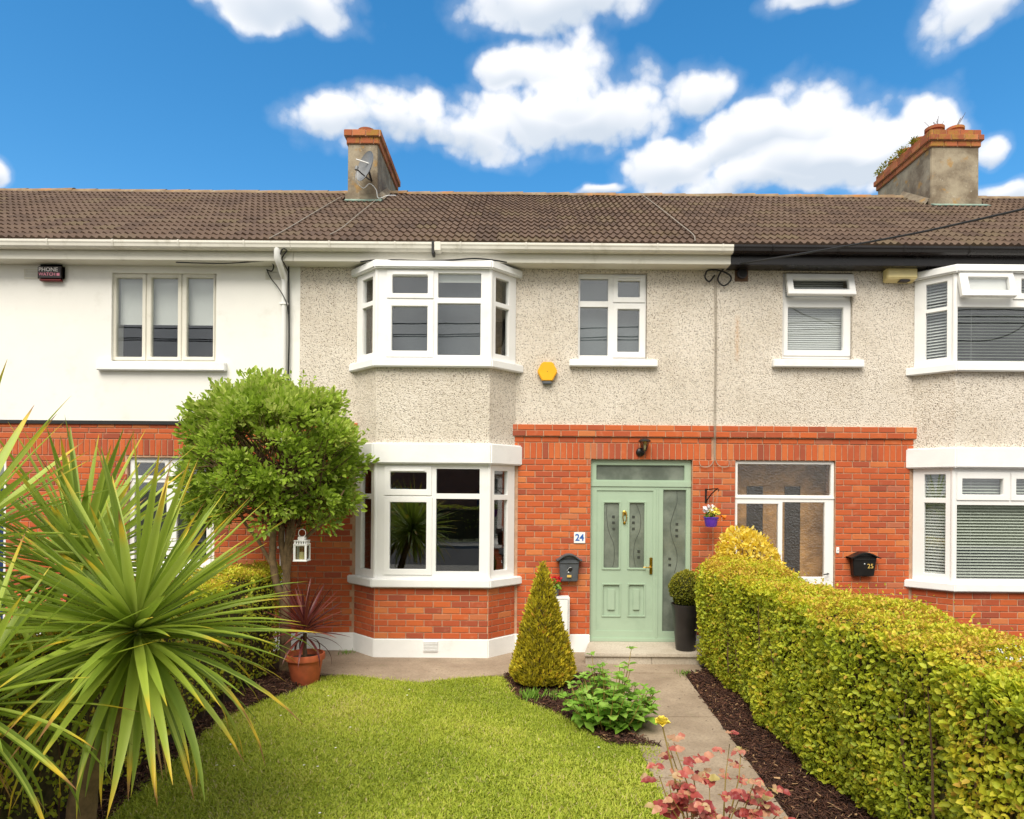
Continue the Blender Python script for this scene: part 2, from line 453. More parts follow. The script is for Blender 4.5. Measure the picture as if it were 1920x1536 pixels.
def glass(name, tint=(.965, .975, .97), k=1.9, base=.02, rough=.0):
    m = bpy.data.materials.new(name); m.use_nodes = True
    gg = G(m.node_tree); gg.n.clear()
    ge = gg.node('ShaderNodeNewGeometry'); dt = gg.node('ShaderNodeVectorMath', operation='DOT_PRODUCT')
    gg.l.new(ge.outputs['Incoming'], dt.inputs[0]); gg.l.new(ge.outputs['Normal'], dt.inputs[1])
    sch = gg.m('POWER', gg.m('SUBTRACT', 1.0, gg.m('ABSOLUTE', dt.outputs['Value']), clamp=True), 5.0)
    fac = gg.m('MULTIPLY_ADD', sch, .85, .042*k+base, clamp=True)
    t = gg.node('ShaderNodeBsdfTransparent'); t.inputs[0].default_value = col(tint)
    gl = gg.node('ShaderNodeBsdfGlossy'); gl.inputs['Roughness'].default_value = rough
    gl.inputs[0].default_value = (.95, .97, 1, 1)
    nrm = gg.bump(gg.noise(wpos(gg), 2.0, 1), .02, .02); gg.l.new(nrm, gl.inputs['Normal'])
    mx_ = gg.node('ShaderNodeMixShader')
    gg.l.new(fac, mx_.inputs[0]); gg.l.new(t.outputs[0], mx_.inputs[1]); gg.l.new(gl.outputs[0], mx_.inputs[2])
    o = gg.node('ShaderNodeOutputMaterial'); gg.l.new(mx_.outputs[0], o.inputs[0])
    return m
M_GLASS = glass('window_glass')
M_CLEAR = glass('clear_glass', (.86, .88, .87), 1.6, .02)
def f_frost(gg, b):
    p = wpos(gg)
    set_(gg, b, base_color=gg.mix(gg.mr(gg.noise(p, 4, 4), .3, .7), S(96, 104, 94), S(128, 136, 124)), roughness=.22)
    b.inputs['Specular IOR Level'].default_value = .9
M_FROST = mat('frosted_glass', f_frost)
def f_obsc():
    m = glass('textured_glass', (.95, .93, .90), 1.2, .05, .12)
    gg = G(m.node_tree)
    bp = [n for n in gg.n if n.type == 'BUMP'][0]
    gg.l.new(gg.m('ADD', gg.vor(wpos(gg), 38), gg.noise(wpos(gg), 60, 3)), bp.inputs['Height'])
    bp.inputs['Strength'].default_value = .35; bp.inputs['Distance'].default_value = .01
    return m
M_OBSC = f_obsc()
M_ETCH = plain('etched_line', S(58, 62, 56), .4)
M_WOODIN = plain('varnished_wood', S(222, 178, 118), .5, .3, 5)

def leafmat(name, stops, rough=.5, trans=.35, noise=.0, spec=.4, tipc=None):
    def fn(gg, b):
        v = attr(gg, 'var')
        if noise: v = gg.m('FRACT', gg.m('ADD', v, gg.m('MULTIPLY', rnd(gg), noise)))
        c = gg.ramp(v, stops)
        if tipc:
            t = attr(gg, 'tip')
            t2 = gg.m('ADD', t, gg.m('MULTIPLY', gg.m('SUBTRACT', rnd(gg), .5), .35))
            c = gg.mix(gg.mr(t2, .80, 1.0), c, tipc[0])
            c = gg.mix(gg.mr(t2, .98, 1.08), c, tipc[1])
        set_(gg, b, base_color=c, roughness=rough)
        b.inputs['Specular IOR Level'].default_value = spec
        tr = gg.node('ShaderNodeBsdfTranslucent'); gg.l.new(c, tr.inputs[0])
        mx_ = gg.node('ShaderNodeMixShader'); mx_.inputs[0].default_value = trans
        out = gg.n['Material Output']
        gg.l.new(b.outputs[0], mx_.inputs[1]); gg.l.new(tr.outputs[0], mx_.inputs[2]); gg.l.new(mx_.outputs[0], out.inputs[0])
    return mat(name, fn)
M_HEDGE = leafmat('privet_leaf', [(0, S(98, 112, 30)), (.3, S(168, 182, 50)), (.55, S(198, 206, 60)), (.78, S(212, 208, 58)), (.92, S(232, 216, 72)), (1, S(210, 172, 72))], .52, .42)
M_TREELEAF = leafmat('tree_leaf', [(0, S(106, 128, 44)), (.4, S(146, 174, 56)), (.75, S(172, 198, 72)), (1, S(202, 212, 116))], .42, .4)
M_CONIFER = leafmat('golden_conifer', [(0, S(132, 118, 52)), (.3, S(170, 160, 44)), (.65, S(208, 194, 50)), (.9, S(236, 216, 64)), (1, S(214, 160, 66))], .6, .35)
M_BOX = leafmat('box_leaf', [(0, S(84, 94, 24)), (.5, S(132, 136, 36)), (1, S(176, 166, 54))], .5, .35)
M_YSHRUB = leafmat('golden_leaf', [(0, S(232, 204, 60)), (.5, S(250, 226, 84)), (1, S(255, 242, 150))], .45, .5)
M_MINT = leafmat('fresh_green_leaf', [(0, S(104, 144, 50)), (.5, S(138, 182, 64)), (1, S(176, 208, 104))], .42, .4, 1.0)
M_ROSELEAF = leafmat('red_rose_leaf', [(0, S(140, 54, 52)), (.4, S(180, 88, 78)), (.7, S(200, 132, 108)), (.9, S(192, 156, 118)), (1, S(172, 164, 88))], .42, .3, 1.0)
M_PALM = leafmat('palm_leaf', [(0, S(116, 138, 50)), (.35, S(144, 166, 58)), (.7, S(168, 186, 70)), (1, S(188, 204, 96))], .5, .36, 1.0, .5, (S(222, 190, 56), S(150, 110, 66)))
M_DEADLEAF = plain('dead_strap_leaf', S(150, 118, 76), .8, .25, 12)
M_REDPALM = leafmat('purple_strap_leaf', [(0, S(84, 40, 42)), (.5, S(114, 52, 50)), (1, S(142, 80, 66))], .38, .2, 1.0)
M_GRASS = leafmat('grass_blade', [(0, S(144, 160, 48)), (.35, S(178, 192, 60)), (.7, S(202, 208, 82)), (.92, S(214, 210, 106)), (1, S(212, 196, 138))], .6, .45)
M_PETALY = plain('yellow_petal', S(250, 226, 96), .5, .1, 30)
M_PETALW = plain('white_petal', S(244, 236, 240), .5, .05, 30)
M_PETALR = plain('red_petal', S(206, 20, 40), .5, .15, 30)
M_PETALO = plain('orange_petal', S(236, 130, 24), .5, .15, 30)
M_BARK = plain('bark', S(126, 104, 76), .92, .3, 18, .6, 60, dirt=(S(84, 70, 52), .6))
M_TWIG = plain('twig', S(98, 74, 52), .9, .3, 18)
M_PBARK = plain('palm_bark', S(104, 84, 62), .95, .35, 14, .8, 50, dirt=(S(66, 52, 40), .7))
M_STEM = plain('rose_stem', S(150, 128, 66), .6, .2, 12)
M_SOIL = plain('soil', S(66, 48, 36), .98, .35, 12, .9, 40, dirt=(S(92, 70, 48), .6))
M_TURF = plain('turf_soil', S(140, 146, 58), .98, .3, 9, .6, 50, dirt=(S(112, 92, 56), .6))
def f_mulch(gg, b):
    c = gg.ramp(attr(gg, 'var'), [(0, S(44, 26, 18)), (.5, S(80, 48, 34)), (.85, S(112, 74, 52)), (1, S(176, 140, 100))])
    set_(gg, b, base_color=c, roughness=.85)
M_MULCH = mat('bark_chip', f_mulch)
def f_conc(c0, c1, nm):
    def fn(gg, b):
        p = wpos(gg)
        c = gg.mix(gg.mr(gg.noise(p, 1.7, 6, .65), .3, .7), c0, c1)
        c = gg.mix(gg.mr(gg.noise(p, 45, 5, .75), .42, .7, 0, .6), c, tuple(x*.62 for x in c0))
        c = gg.mix(gg.mr(gg.noise(p, 5, 6, .7), .58, .74, 0, .45), c, S(120, 116, 84))
        c = gg.mix(gg.mr(gg.vor(p, 130), .0, .2, .35, 0), c, S(200, 190, 176))
        set_(gg, b, base_color=c, roughness=.9)
        gg.put(b.inputs['Normal'], gg.bump(gg.noise(p, 120, 4, .7), .35, .004))
    return mat(nm, fn)
M_CONC = f_conc(S(142, 124, 104), S(170, 152, 130), 'old_concrete')
M_GRANITE = f_conc(S(176, 164, 146), S(198, 188, 172), 'granite_step')
M_ASPH = plain('asphalt', S(62, 62, 64), .95, .15, 6, .5, 90)
M_PAVE = plain('pavement_concrete', S(140, 136, 128), .9, .1, 3, .3, 80)
M_FARGND = plain('far_ground', S(92, 98, 66), .95, .2, .3)
# ================================================================== GROUND
YW, YB = 9.10, 8.74               # house wall face, bay window face
def sheet(name, pts, z, m, **kw):
    mb = MB(); n = len(pts)
    ar = sum(pts[i][0]*pts[(i+1) % n][1]-pts[(i+1) % n][0]*pts[i][1] for i in range(n))
    if ar < 0: pts = pts[::-1]
    mb.add([(p[0], p[1], z) for p in pts], [tuple(range(n))])
    return mb.build(name, m, None, kind='structure', **kw)
sheet('ground', [(-400, -400), (400, -400), (400, 400), (-400, 400)], -.16, M_FARGND)
sheet('garden_soil', [(-14, 1.2), (14, 1.2), (14, 9.2), (-14, 9.2)], 0.0, M_SOIL)
sheet('road', [(-60, -9), (60, -9), (60, -2.2), (-60, -2.2)], -.12, M_ASPH)
mb = MB(); mb.box(-60, 60, -2.2, 1.1, -.155, -.01); mb.build('pavement', M_PAVE, None, kind='structure')
mb = MB(); mb.box(-60, 60, -11, -9, -.155, -.01); mb.build('pavement', M_PAVE, None, kind='structure')

# lawn outline (left bed edge, curved concrete edge, planting bed, path edge)
lawn = [(-2.62, 1.7), (-2.66, 3.4), (-2.74, 4.6), (-2.80, 5.4), (-2.82, 6.2), (-2.68, 6.75)]
lawn += [tuple(GP(*p)[:2]) for p in ((512, 1312), (545, 1303), (580, 1292), (606, 1272), (640, 1268), (674, 1270), (732, 1278), (787, 1282), (867, 1274), (940, 1270), (955, 1292), (972, 1312), (1005, 1326), (1050, 1340), (1085, 1362), (1112, 1378), (1145, 1398), (1200, 1402), (1234, 1404))]
lawn += [(1.06, 5.3), (1.05, 4.4), (1.04, 1.7)]
sheet('lawn', lawn, .006, M_TURF)
def inside(px, py, poly):
    P = np.asarray(poly); x0, y0 = P[:, 0], P[:, 1]; x1, y1 = np.roll(x0, -1), np.roll(y0, -1)
    r = np.zeros(len(px), bool)
    for a, b, c, d in zip(x0, y0, x1, y1):
        if b == d: continue
        r ^= ((b > py) != (d > py)) & (px < (c-a)*(py-b)/(d-b)+a)
    return r
# concrete apron and path: separate cast slabs with open joints
apron_edge = [tuple(GP(*p)[:2]) for p in ((520, 1262), (560, 1264), (606, 1266), (674, 1270), (732, 1278), (787, 1282), (867, 1274), (958, 1266), (1030, 1262), (1100, 1262))]
ap = thing('concrete_path', None, None); ap['kind'] = 'structure'
MB().prism(apron_edge+[(1.04, 8.0), (1.04, 9.2), (-3.0, 9.2)], -.12, .016).build('slab', M_CONC, ap, bevel=.008)
def pathx(Y): return 1.855+(Y-4.46)*(2.04-1.855)/(8.08-4.46)
for y0, y1 in ((1.3, 3.6), (3.606, 5.1), (5.106, 6.5), (6.507, 8.06)):
    MB().prism([(1.06, y0), (pathx(y0), y0), (pathx(y1), y1), (1.06, y1)], -.12, .017+random.uniform(-.002, .003)).build('slab', M_CONC, ap, bevel=.008)
MB().prism([(1.047, 8.067), (2.32, 8.067), (2.32, 9.2), (1.047, 9.2)], -.12, .017).build('slab', M_CONC, ap, bevel=.008)

# ================================================================== HOUSES
H24 = thing('terraced_house', 'middle house with pebbledash upper storey, red brick below and sage green front door', 'house', (0, YW, 0))
H25 = thing('terraced_house', 'right-hand house with black gutter, pebbledash, white porch door and slatted blinds', 'house', (5.5, YW, 0))
H23 = thing('terraced_house', 'left-hand house with smooth white upper wall over orange brick', 'house', (-6, YW, 0))
XP1, XP2, XL, XR = -2.985, 2.675, -11.0, 11.0
def hb(mb, name, m, house, **kw): return build_in(mb, name, m, house, **kw)
ZTOP, ZS0, ZS1, ZPL = 3.116, 2.645, 2.870, .256
CH = (ZS0-ZPL)/29

# ---- bricks
_bc = {}
def brick_mesh(L, h, m):
    k = (round(L, 3), round(h, 3), m.name)
    if k not in _bc:
        L, h = k[0], k[1]; c = .004
        a, b = L/2, h/2
        ring = lambda x, z, y: [(-x, y, -z), (x, y, -z), (x, y, z), (-x, y, z)]
        mb = MB()
        mb.add(ring(a, b, .012)+ring(a, b, -.004)+ring(a-c, b-c, -.008),
               [(8, 9, 10, 11)]+[(i, (i+1) % 4, 4+(i+1) % 4, 4+i) for i in range(4)]+[(4+i, 4+(i+1) % 4, 8+(i+1) % 4, 8+i) for i in range(4)])
        me = mb.mesh('brick'); me.materials.append(m); _bc[k] = me
    return _bc[k]
def rows(u0, u1, z0, z1, n, kind='stretch', L=.237, J=.0115, ph=0.0, holes=()):
    """list of (u centre, z centre, length, height)"""
    out = []; h = (z1-z0)/n
    for r in range(n):
        za, zb = z0+r*h, z0+(r+1)*h
        if kind == 'soldier':
            k = max(1, round((u1-u0)/.0815)); w = (u1-u0)/k
            cells = [(u0+i*w, u0+(i+1)*w) for i in range(k)]
        else:
            off = ((r % 2)*.5+ph) % 1.0*(L)
            x = u0-off; cells = []
            while x < u1-1e-4:
                cells.append((max(x, u0), min(x+L, u1))); x += L
        for a, b in cells:
            zz0, zz1 = za, zb
            segs = [(a, b)]
            for hx0, hx1, hz0, hz1 in holes:
                if zz1 <= hz0+.02 or zz0 >= hz1-.02: continue
                ns = []
                for s0, s1 in segs:
                    if s1 <= hx0 or s0 >= hx1: ns.append((s0, s1)); continue
                    if s0 < hx0: ns.append((s0, hx0))
                    if s1 > hx1: ns.append((hx1, s1))
                segs = ns
            for s0, s1 in segs:
                if s1-s0 > .035: out.append(((s0+s1)/2, (za+zb)/2, s1-s0-J, h-J))
    return out
def bricks(parent, cells, M, m=None, joined=False, proud=0.0, name='brick'):
    m = m or M_BRICK
    if joined:
        mb = MB()
        for u, z, L, h in cells:
            a, b, c = L/2, h/2, .004
            ring = lambda x, zz, y: [(u-x, y-proud, z-zz), (u+x, y-proud, z-zz), (u+x, y-proud, z+zz), (u-x, y-proud, z+zz)]
            mb.add(ring(a, b, .012)+ring(a, b, -.004)+ring(a-c, b-c, -.008),
                   [(8, 9, 10, 11)]+[(i, (i+1) % 4, 4+(i+1) % 4, 4+i) for i in range(4)]+[(4+i, 4+(i+1) % 4, 8+(i+1) % 4, 8+i) for i in range(4)], M, random.random()+.001)
        mb.build('brickwork', m, parent, kind='stuff')
        return
    for u, z, L, h in cells:
        me = brick_mesh(L, h, m)
        T = M @ Matrix.Translation((u, -proud+random.uniform(-.0015, .0015), z)) @ Matrix.Rotation(random.uniform(-.004, .004), 4, 'Y')
        link(name, me, None, parent, M=T)

# ---- windows
def unit(part, M, outer, fixed=(), sashes=(), m=M_UPVC, gm=M_GLASS, depth=.07, vents=()):
    """window frame with fixed panes and opening sashes; rectangles in the local XZ plane of M"""
    x0, x1, z0, z1 = outer
    holes = list(fixed)+[(a+.012, b-.012, c+.012, d-.012) for (a, b, c, d), _ in sashes]
    MB().panel(x0, x1, z0, z1, 0, depth, holes, M).build('frame', m, part, bevel=.004)
    for (a, b, c, d), gl in sashes:
        MB().panel(a, b, c, d, -.014, .05, [gl], M).build('sash', m, part, bevel=.006)
        MB().box(gl[0]-.004, gl[1]+.004, .018, .026, gl[2]-.004, gl[3]+.004, M).build('pane', gm, part)
    for r in fixed:
        MB().box(r[0]-.004, r[1]+.004, .03, .038, r[2]-.004, r[3]+.004, M).build('pane', gm, part)
    for a, b, c, d in vents:
        MB().box(a, b, -.028, -.013, c, d, M).build('trickle_vent', m, part, bevel=.003)
def local(house): return Matrix.Translation(-Vector(house.location))
def slats(part, M, x0, x1, z0, z1, y, pitch, tilt, m=M_BLINDG, w=.05):
    mb = MB(); c, s = math.cos(tilt)*w/2, math.sin(tilt)*w/2
    mb.add([(0, -c, -s), (1, -c, -s), (1, 0, .003), (0, 0, .003), (1, c, s), (0, c, s)], [(0, 1, 2, 3), (3, 2, 4, 5)])
    me = mb.mesh('slat'); me.materials.append(m)
    z = z1-pitch/2
    while z > z0:
        link('slat', me, None, part, M=M @ Matrix.Translation((x0, y, z)) @ Matrix.Diagonal((x1-x0, 1, 1, 1)))
        z -= pitch
    cords = MB()
    for t in (.18, .82): cords.box(x0+(x1-x0)*t-.001, x0+(x1-x0)*t+.001, y-.014, y-.012, z0, z1, M)
    cords.build('blind_cord', M_BLIND, part)
def facet(front, wall):
    """matrix of a splayed bay side running from plan point a (left) to b (right) as seen from the garden"""
    a, b = (front, wall) if front[0] < wall[0] else (wall, front)
    d = Vector((b[0]-a[0], b[1]-a[1], 0)); L = d.length; d.normalize()
    n = Vector((-d.y, d.x, 0))     # into the house
    M = Matrix(((d.x, n.x, 0, a[0]), (d.y, n.y, 0, a[1]), (0, 0, 1, 0), (0, 0, 0, 1)))
    return M, L

# bay plan (house 24); the neighbour's bay is its mirror image about the party line
BF0, BF1, BW0, BW1 = -1.862, -.372, -2.213, -.028
def plan(off, mir, back=0.0):
    """trapezium outline offset outwards by off"""
    k = off*math.tan(R(22.5))
    p = [(BW0-off*1.414, YW+back), (BW0-off*1.414+0, YW), (BF0-k, YB-off), (BF1+k, YB-off), (BW1+off*1.414, YW), (BW1+off*1.414, YW+back)]
    if back == 0: p = [p[0]]+p[2:5]
    if mir: p = [(2*XP1M-x, y) for x, y in p][::-1]
    return p
XP1M = 2.679
zf = lambda y: W(812, y, YB).z
Z_SL0, Z_SL1 = .936, 1.045
Z_LN0, Z_LN1 = 2.55, 2.822
Z_US0, Z_US1 = 3.812, 3.918
Z_HD0, Z_HD1 = 5.105, 5.21
def bay(house, mir, lower, upper, ind_front=True):
    L = local(house)
    base = hb(MB().prism(plan(0.0, mir, .12), ZPL-.01, Z_SL0+.02), 'bay_base', M_MORTAR, house)
    # brick skin of the bay
    n = 8; zt = ZPL+8*CH
    cells = rows(BF0, BF1, ZPL, zt, n, ph=.25)+rows(BF0, BF1, zt, Z_SL0+.005, 1, ph=.25)
    Mf = L @ Matrix.Translation((0, YB, 0))
    if mir: cells = [(2*XP1M-u, z, l, h) for u, z, l, h in cells]
    vis = [c for c in cells if not mir or c[0] < 6.75]
    bricks(base, vis, Mf)
    rest = [c for c in cells if c not in vis]
    if rest: bricks(base, rest, Mf, joined=True)
    for sgn, (f, w) in enumerate((((BF0, YB), (BW0, YW)), ((BF1, YB), (BW1, YW)))):
        if mir: f, w = (2*XP1M-f[0], f[1]), (2*XP1M-w[0], w[1])
        M, ln = facet(f, w)
        cs = rows(0, ln, ZPL, zt, n, ph=.7)+rows(0, ln, zt, Z_SL0+.005, 1, ph=.7)
        bricks(base, cs, L @ M, joined=(sgn == 0))
    plinth = hb(MB().prism(plan(.018, mir, .1), -.1, ZPL), 'bay_plinth', M_WPAINT, house, bevel=.01)
    # lower bay window
    lw = hb(MB().prism(plan(.075, mir, .1), Z_SL0, Z_SL1), 'bay_window', M_WPAINT, house, bevel=.012, label='ground floor bay window with white painted sill')
    build_p = lambda mb, nm, m, par, **kw: (mb.v.__setitem__(slice(None), [tuple(L @ Vector(p)) for p in mb.v]), mb.build(nm, m, par, **kw))[1]
    build_p(MB().prism(plan(.07, mir, .1), Z_LN0, Z_LN1), 'lintel', M_WPAINT, lw, bevel=.016)
    apron = hb(MB().prism(plan(-.002, mir, .1), Z_LN1-.01, Z_US0+.01), 'bay_apron', M_PEB, house)
    uw = hb(MB().prism(plan(.075, mir, .1), Z_US0, Z_US1), 'bay_window', M_WPAINT, house, bevel=.012, label='first floor bay window with white sill and moulded head')
    build_p(MB().prism(plan(.06, mir, .1), Z_HD0, Z_HD1), 'head_moulding', M_WPAINT, uw, bevel=.016)
    for part, z0, z1, fr in ((lw, Z_SL1, Z_LN0, lower), (uw, Z_US1, Z_HD0, upper)):
        outer, fixed, sashes, vents, zt0, zt1, pane_kw = fr
        unit(part, L @ Matrix.Translation((0, YB, 0)), (outer[0], outer[1], z0, z1), fixed, sashes, vents=vents)
        for f, w in (((BF0, YB), (BW0, YW)), ((BF1, YB), (BW1, YW))):
            if mir: f, w = (2*XP1M-f[0], f[1]), (2*XP1M-w[0], w[1])
            M, ln = facet(f, w)
            fl = f[0] < w[0]          # front end is the local left end
            a, b = (.10, ln-.15) if fl else (.15, ln-.10)
            unit(part, L @ M, (.012, ln-.012, z0, z1), [(a, b, z0+.10, zt0), (a, b, zt1, z1-.08)], depth=.065)
            if pane_kw.get('slat'): slats(part, L @ M, a-.02, b+.02, z0+.06, z1-.05, .11, .040, R(40), m=M_BLIND)
            if pane_kw.get('curtain'): MB().box(a-.03, b+.03, .16, .18, z0+.02, z1, L @ M).build('curtain', M_CURT, part)
        # corner posts
        for X in (outer[0], outer[1]):
            MB().tube([(X, YB+.026, z0), (X, YB+.026, z1)], .034, 12, M=L).build('corner_post', M_UPVC, part, smooth=True, angle=60)
    return lw, uw, plinth, base

def rr(zf_, Y): return lambda *a: rc(zf_, *a, Y)
q3, q6 = rr(Z3, YB), rr(Z6, YB)
t3, t6 = rr(Z3, YB), rr(Z6, YB)
bfo = (BF0+.002, BF1-.002)
low24 = (bfo, [q6(570, 318, 830, 466), q6(567, 498, 828, 935)],
         [(q6(258, 300, 543, 478), q6(293, 338, 512, 440)), (q6(255, 483, 545, 955), q6(290, 518, 510, 920))],
         [q6(297, 322, 500, 332)], q6(0, 466, 1, 498)[2], q6(0, 466, 1, 498)[3], {})
up24 = (bfo, [q3(562, 163, 812, 305), q3(558, 338, 808, 638)],
        [(q3(265, 147, 537, 310), q3(297, 180, 503, 280)), (q3(258, 318, 537, 650), q3(293, 355, 500, 613))],
        [q3(300, 160, 498, 174)], q3(0, 310, 1, 338)[2], q3(0, 310, 1, 338)[3], {'curtain': 1})
lw24, uw24, pl24, bb24 = bay(H24, False, low24, up24)
q4, q8 = rr(Z4, YB), rr(Z8, YB)
def shiftr(r, d): return (r[0]+d, r[1]+d, r[2], r[3])
mo = (2*XP1M-BF1+.002, 2*XP1M-BF0-.002)
vs, vg = q8(1130, 340, 1448, 508), q8(1163, 378, 1408, 472)
dv = vs[1]-vs[0]+.012
big = (vs[0]+.01, mo[1]-.07, q8(0, 525, 1, 970)[2], q8(0, 525, 1, 970)[3])
low25 = (mo, [big], [(shiftr(vs, i*dv), shiftr(vg, i*dv)) for i in range(2)], [], q8(0, 485, 1, 515)[2], q8(0, 485, 1, 515)[3], {'slat': 1})
us, ug = q4(1555, 268, 1850, 412), q4(1600, 300, 1820, 378)
du = us[1]-us[0]+.02
bigu = (us[0]+.005, mo[1]-.07, q4(0, 440, 1, 735)[2], q4(0, 440, 1, 735)[3])
up25 = (mo, [bigu], [(shiftr(us, du), shiftr(ug, du))], [], q4(0, 430, 1, 450)[2], q4(0, 430, 1, 450)[3], {'slat': 1})
lw25, uw25, pl25, bb25 = bay(H25, True, low25, up25)
LM = local(H25)
slats(lw25, LM @ Matrix.Translation((0, YB, 0)), big[0]-.01, big[1], big[2]-.02, vs[3], .10, .0395, R(30))
slats(uw25, LM @ Matrix.Translation((0, YB, 0)), bigu[0]-.01, bigu[1], bigu[2]-.02, us[3], .10, .0395, R(-2))
# tilted-open top light of the right-hand bay
def tilted(part, house, r, gl, ang, Y, m=M_UPVC):
    zt = r[3]
    T = local(house) @ Matrix.Translation((0, Y-.006, zt)) @ Matrix.Rotation(-ang, 4, 'X') @ Matrix.Translation((0, 0, -zt))
    MB().panel(r[0], r[1], r[2], r[3], -.03, .03, [gl], T).build('open_sash', m, part, bevel=.006, label='top light tilted open')
    MB().box(gl[0]-.004, gl[1]+.004, .0, .008, gl[2]-.004, gl[3]+.004, T).build('pane', M_GLASS, part)
tilted(uw25, H25, us, ug, R(14), YB)

# ---- openings in the main walls (X0, X1, Z0, Z1)
w24 = rc(Z3, 1375, 160, 1775, 668, YW)
d24 = (W(1107, 1030, YW).x, W(1297, 1030, YW).x, .15, ZS0)
w25 = rc(Z4, 603, 265, 985, 740, YW)
d25 = (W(1378, 1000, YW).x, W(1565.6, 1000, YW).x, .15, ZS0)
w23 = rc(Z1, 590, 203, 1145, 672, YW)
l23 = rc(PX, 238, 858, 402, 1068, YW)
e23 = (-7.95, -6.98, .15, ZS0)
bay24 = (BW0+.05, BW1-.05, Z_SL1-.05, Z_LN0+.05); bay24u = (BW0+.05, BW1-.05, Z_US1-.05, Z_HD0+.05)
mirr = lambda r: (2*XP1M-r[1], 2*XP1M-r[0], r[2], r[3])
WT = .28
ZE = 5.36
for house, x0, x1, uh, lh, um in ((H24, XP1, XP2, [w24, bay24u], [d24, bay24], M_PEB), (H25, XP2, XR, [w25, mirr(bay24u)], [d25, mirr(bay24)], M_PEB), (H23, XL, XP1, [w23], [l23, e23], M_WRENDER)):
    up = MB().panel(x0, x1, ZTOP-.02 if house is not H24 else ZTOP-.02, ZE, YW, YW+WT, uh)
    hb(up, 'upper_wall', um, house)
    # interior shell: floors, ceiling, back wall
    it = MB(); a, b = x0+.02, x1-.02
    for za, zb in ((.15, 2.75), (2.95, 5.2)):
        it.add([(a, YW+WT, za), (b, YW+WT, za), (b, YW+4.2, za), (a, YW+4.2, za), (a, YW+WT, zb), (b, YW+WT, zb), (b, YW+4.2, zb), (a, YW+4.2, zb)],
               [(0, 1, 2, 3), (7, 6, 5, 4), (3, 2, 6, 7), (0, 3, 7, 4), (1, 5, 6, 2)])
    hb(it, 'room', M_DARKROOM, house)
    hb(MB().box(x0, x1, YW+7.0, YW+7.2, 0, ZE), 'rear_wall', M_WRENDER, house)
# ground-floor brick leaf: mortar backing carries the bricks
def brickwall(house, x0, x1, holes):
    mb = MB().panel(x0, x1, ZPL-.02, ZTOP-.02, YW+.001, YW+WT, holes)
    return hb(mb, 'brick_wall', M_MORTAR, house)
b24 = brickwall(H24, XP1, XP2, [d24, bay24]); b25 = brickwall(H25, XP2, XR, [d25, mirr(bay24)]); b23 = brickwall(H23, XL, XP1, [l23, e23])
def wallbricks(house, part, x0, x1, holes, indiv, seed=0.0):
    L = local(house) @ Matrix.Translation((0, YW, 0))
    c = rows(x0, x1, ZPL, ZS0, 29, ph=seed, holes=holes)
    i = [k for k in c if indiv(k)]; j = [k for k in c if not indiv(k)]
    if i: bricks(part, i, L)
    if j: bricks(part, j, L, joined=True)
    return len(i)
wallbricks(H24, b24, BW1+.03, XP2, [d24], lambda k: k[0] < d24[0])
wallbricks(H24, b24, XP1, BW0-.03, [], lambda k: False)
wallbricks(H25, b25, XP2, 2*XP1M-BW1-.03, [d25], lambda k: k[0] > d25[1])
wallbricks(H23, b23, -8.2, XP1, [l23, e23], lambda k: k[0] > -4.1)
def topcourses(house, part, x0, x1, indiv=True, flash=False, solid=True):
    L = local(house) @ Matrix.Translation((0, YW, 0)); h = (ZTOP-ZS1)/3
    bricks(part, rows(x0, x1, ZS0, ZS1, 1, 'soldier'), L, joined=not indiv)
    bricks(part, rows(x0, x1, ZS1, ZS1+h, 1, ph=.3), L, joined=not indiv)
    if solid:
        MB().box(x0-.02, x1+.02, -.03, .05, ZS1+h, ZTOP-.004, L).build('string_course', M_MORTAR, part)
        bricks(part, rows(x0-.025, x1+.025, ZS1+h, ZTOP, 2, ph=.1), L, joined=not indiv, proud=.03)
    else:
        bricks(part, rows(x0, x1, ZS1+h, ZTOP-.03, 2, ph=.1), L, joined=not indiv)
topcourses(H24, b24, -.075, XP2-.026)
topcourses(H24, b24, XP1+.03, W(684, 800, YW).x, indiv=False)
topcourses(H25, b25, XP2+.026, 2*XP1M+.05)
topcourses(H23, b23, -8.2, XP1, indiv=False, solid=False)
hb(MB().box(XL, XP1-.01, YW-.03, YW+.01, ZTOP-.045, ZTOP+.003), 'flashing_strip', M_CABLE, H23)
# plinths
for house, segs in ((H24, [(XP1, BW0), (BW1, d24[0])]), (H25, [(d25[1], 2*XP1M-BW1), (2*XP1M-BW0, XR)]), (H23, [(XL, e23[0]), (e23[1], XP1)])):
    for a, b in segs:
        hb(MB().box(a, b, YW-.02, YW+.2, -.1, ZPL), 'plinth', M_WPAINT, house, bevel=.008)
hb(MB().box(XP2-.3, XP2+.29, YW-.006, YW+.2, -.1, ZPL), 'plinth', M_WPAINT, H25, bevel=.004)
# air vent and waste pipe in the bay plinth
av = rc(Z6, 490, 1348, 580, 1415, YB-.02)
vp = hb(MB().box(av[0], av[1], YB-.026, YB+.01, av[2], av[3]), 'air_vent', M_WPAINT, H24)
for i in range(7):
    z = av[2]+.008+i*(av[3]-av[2]-.01)/7
    MB().box(av[0]+.006, av[1]-.006, YB-.036, YB-.02, z, z+.006, local(H24)).build('louvre', M_WPAINT, vp)
c = W(685, 1213, 8.93)
hb(MB().tube([c+Vector((-.02, -.02, 0)), c+Vector((.08, .08, 0))], .035, 14), 'waste_pipe', M_STACK, H24, smooth=True)
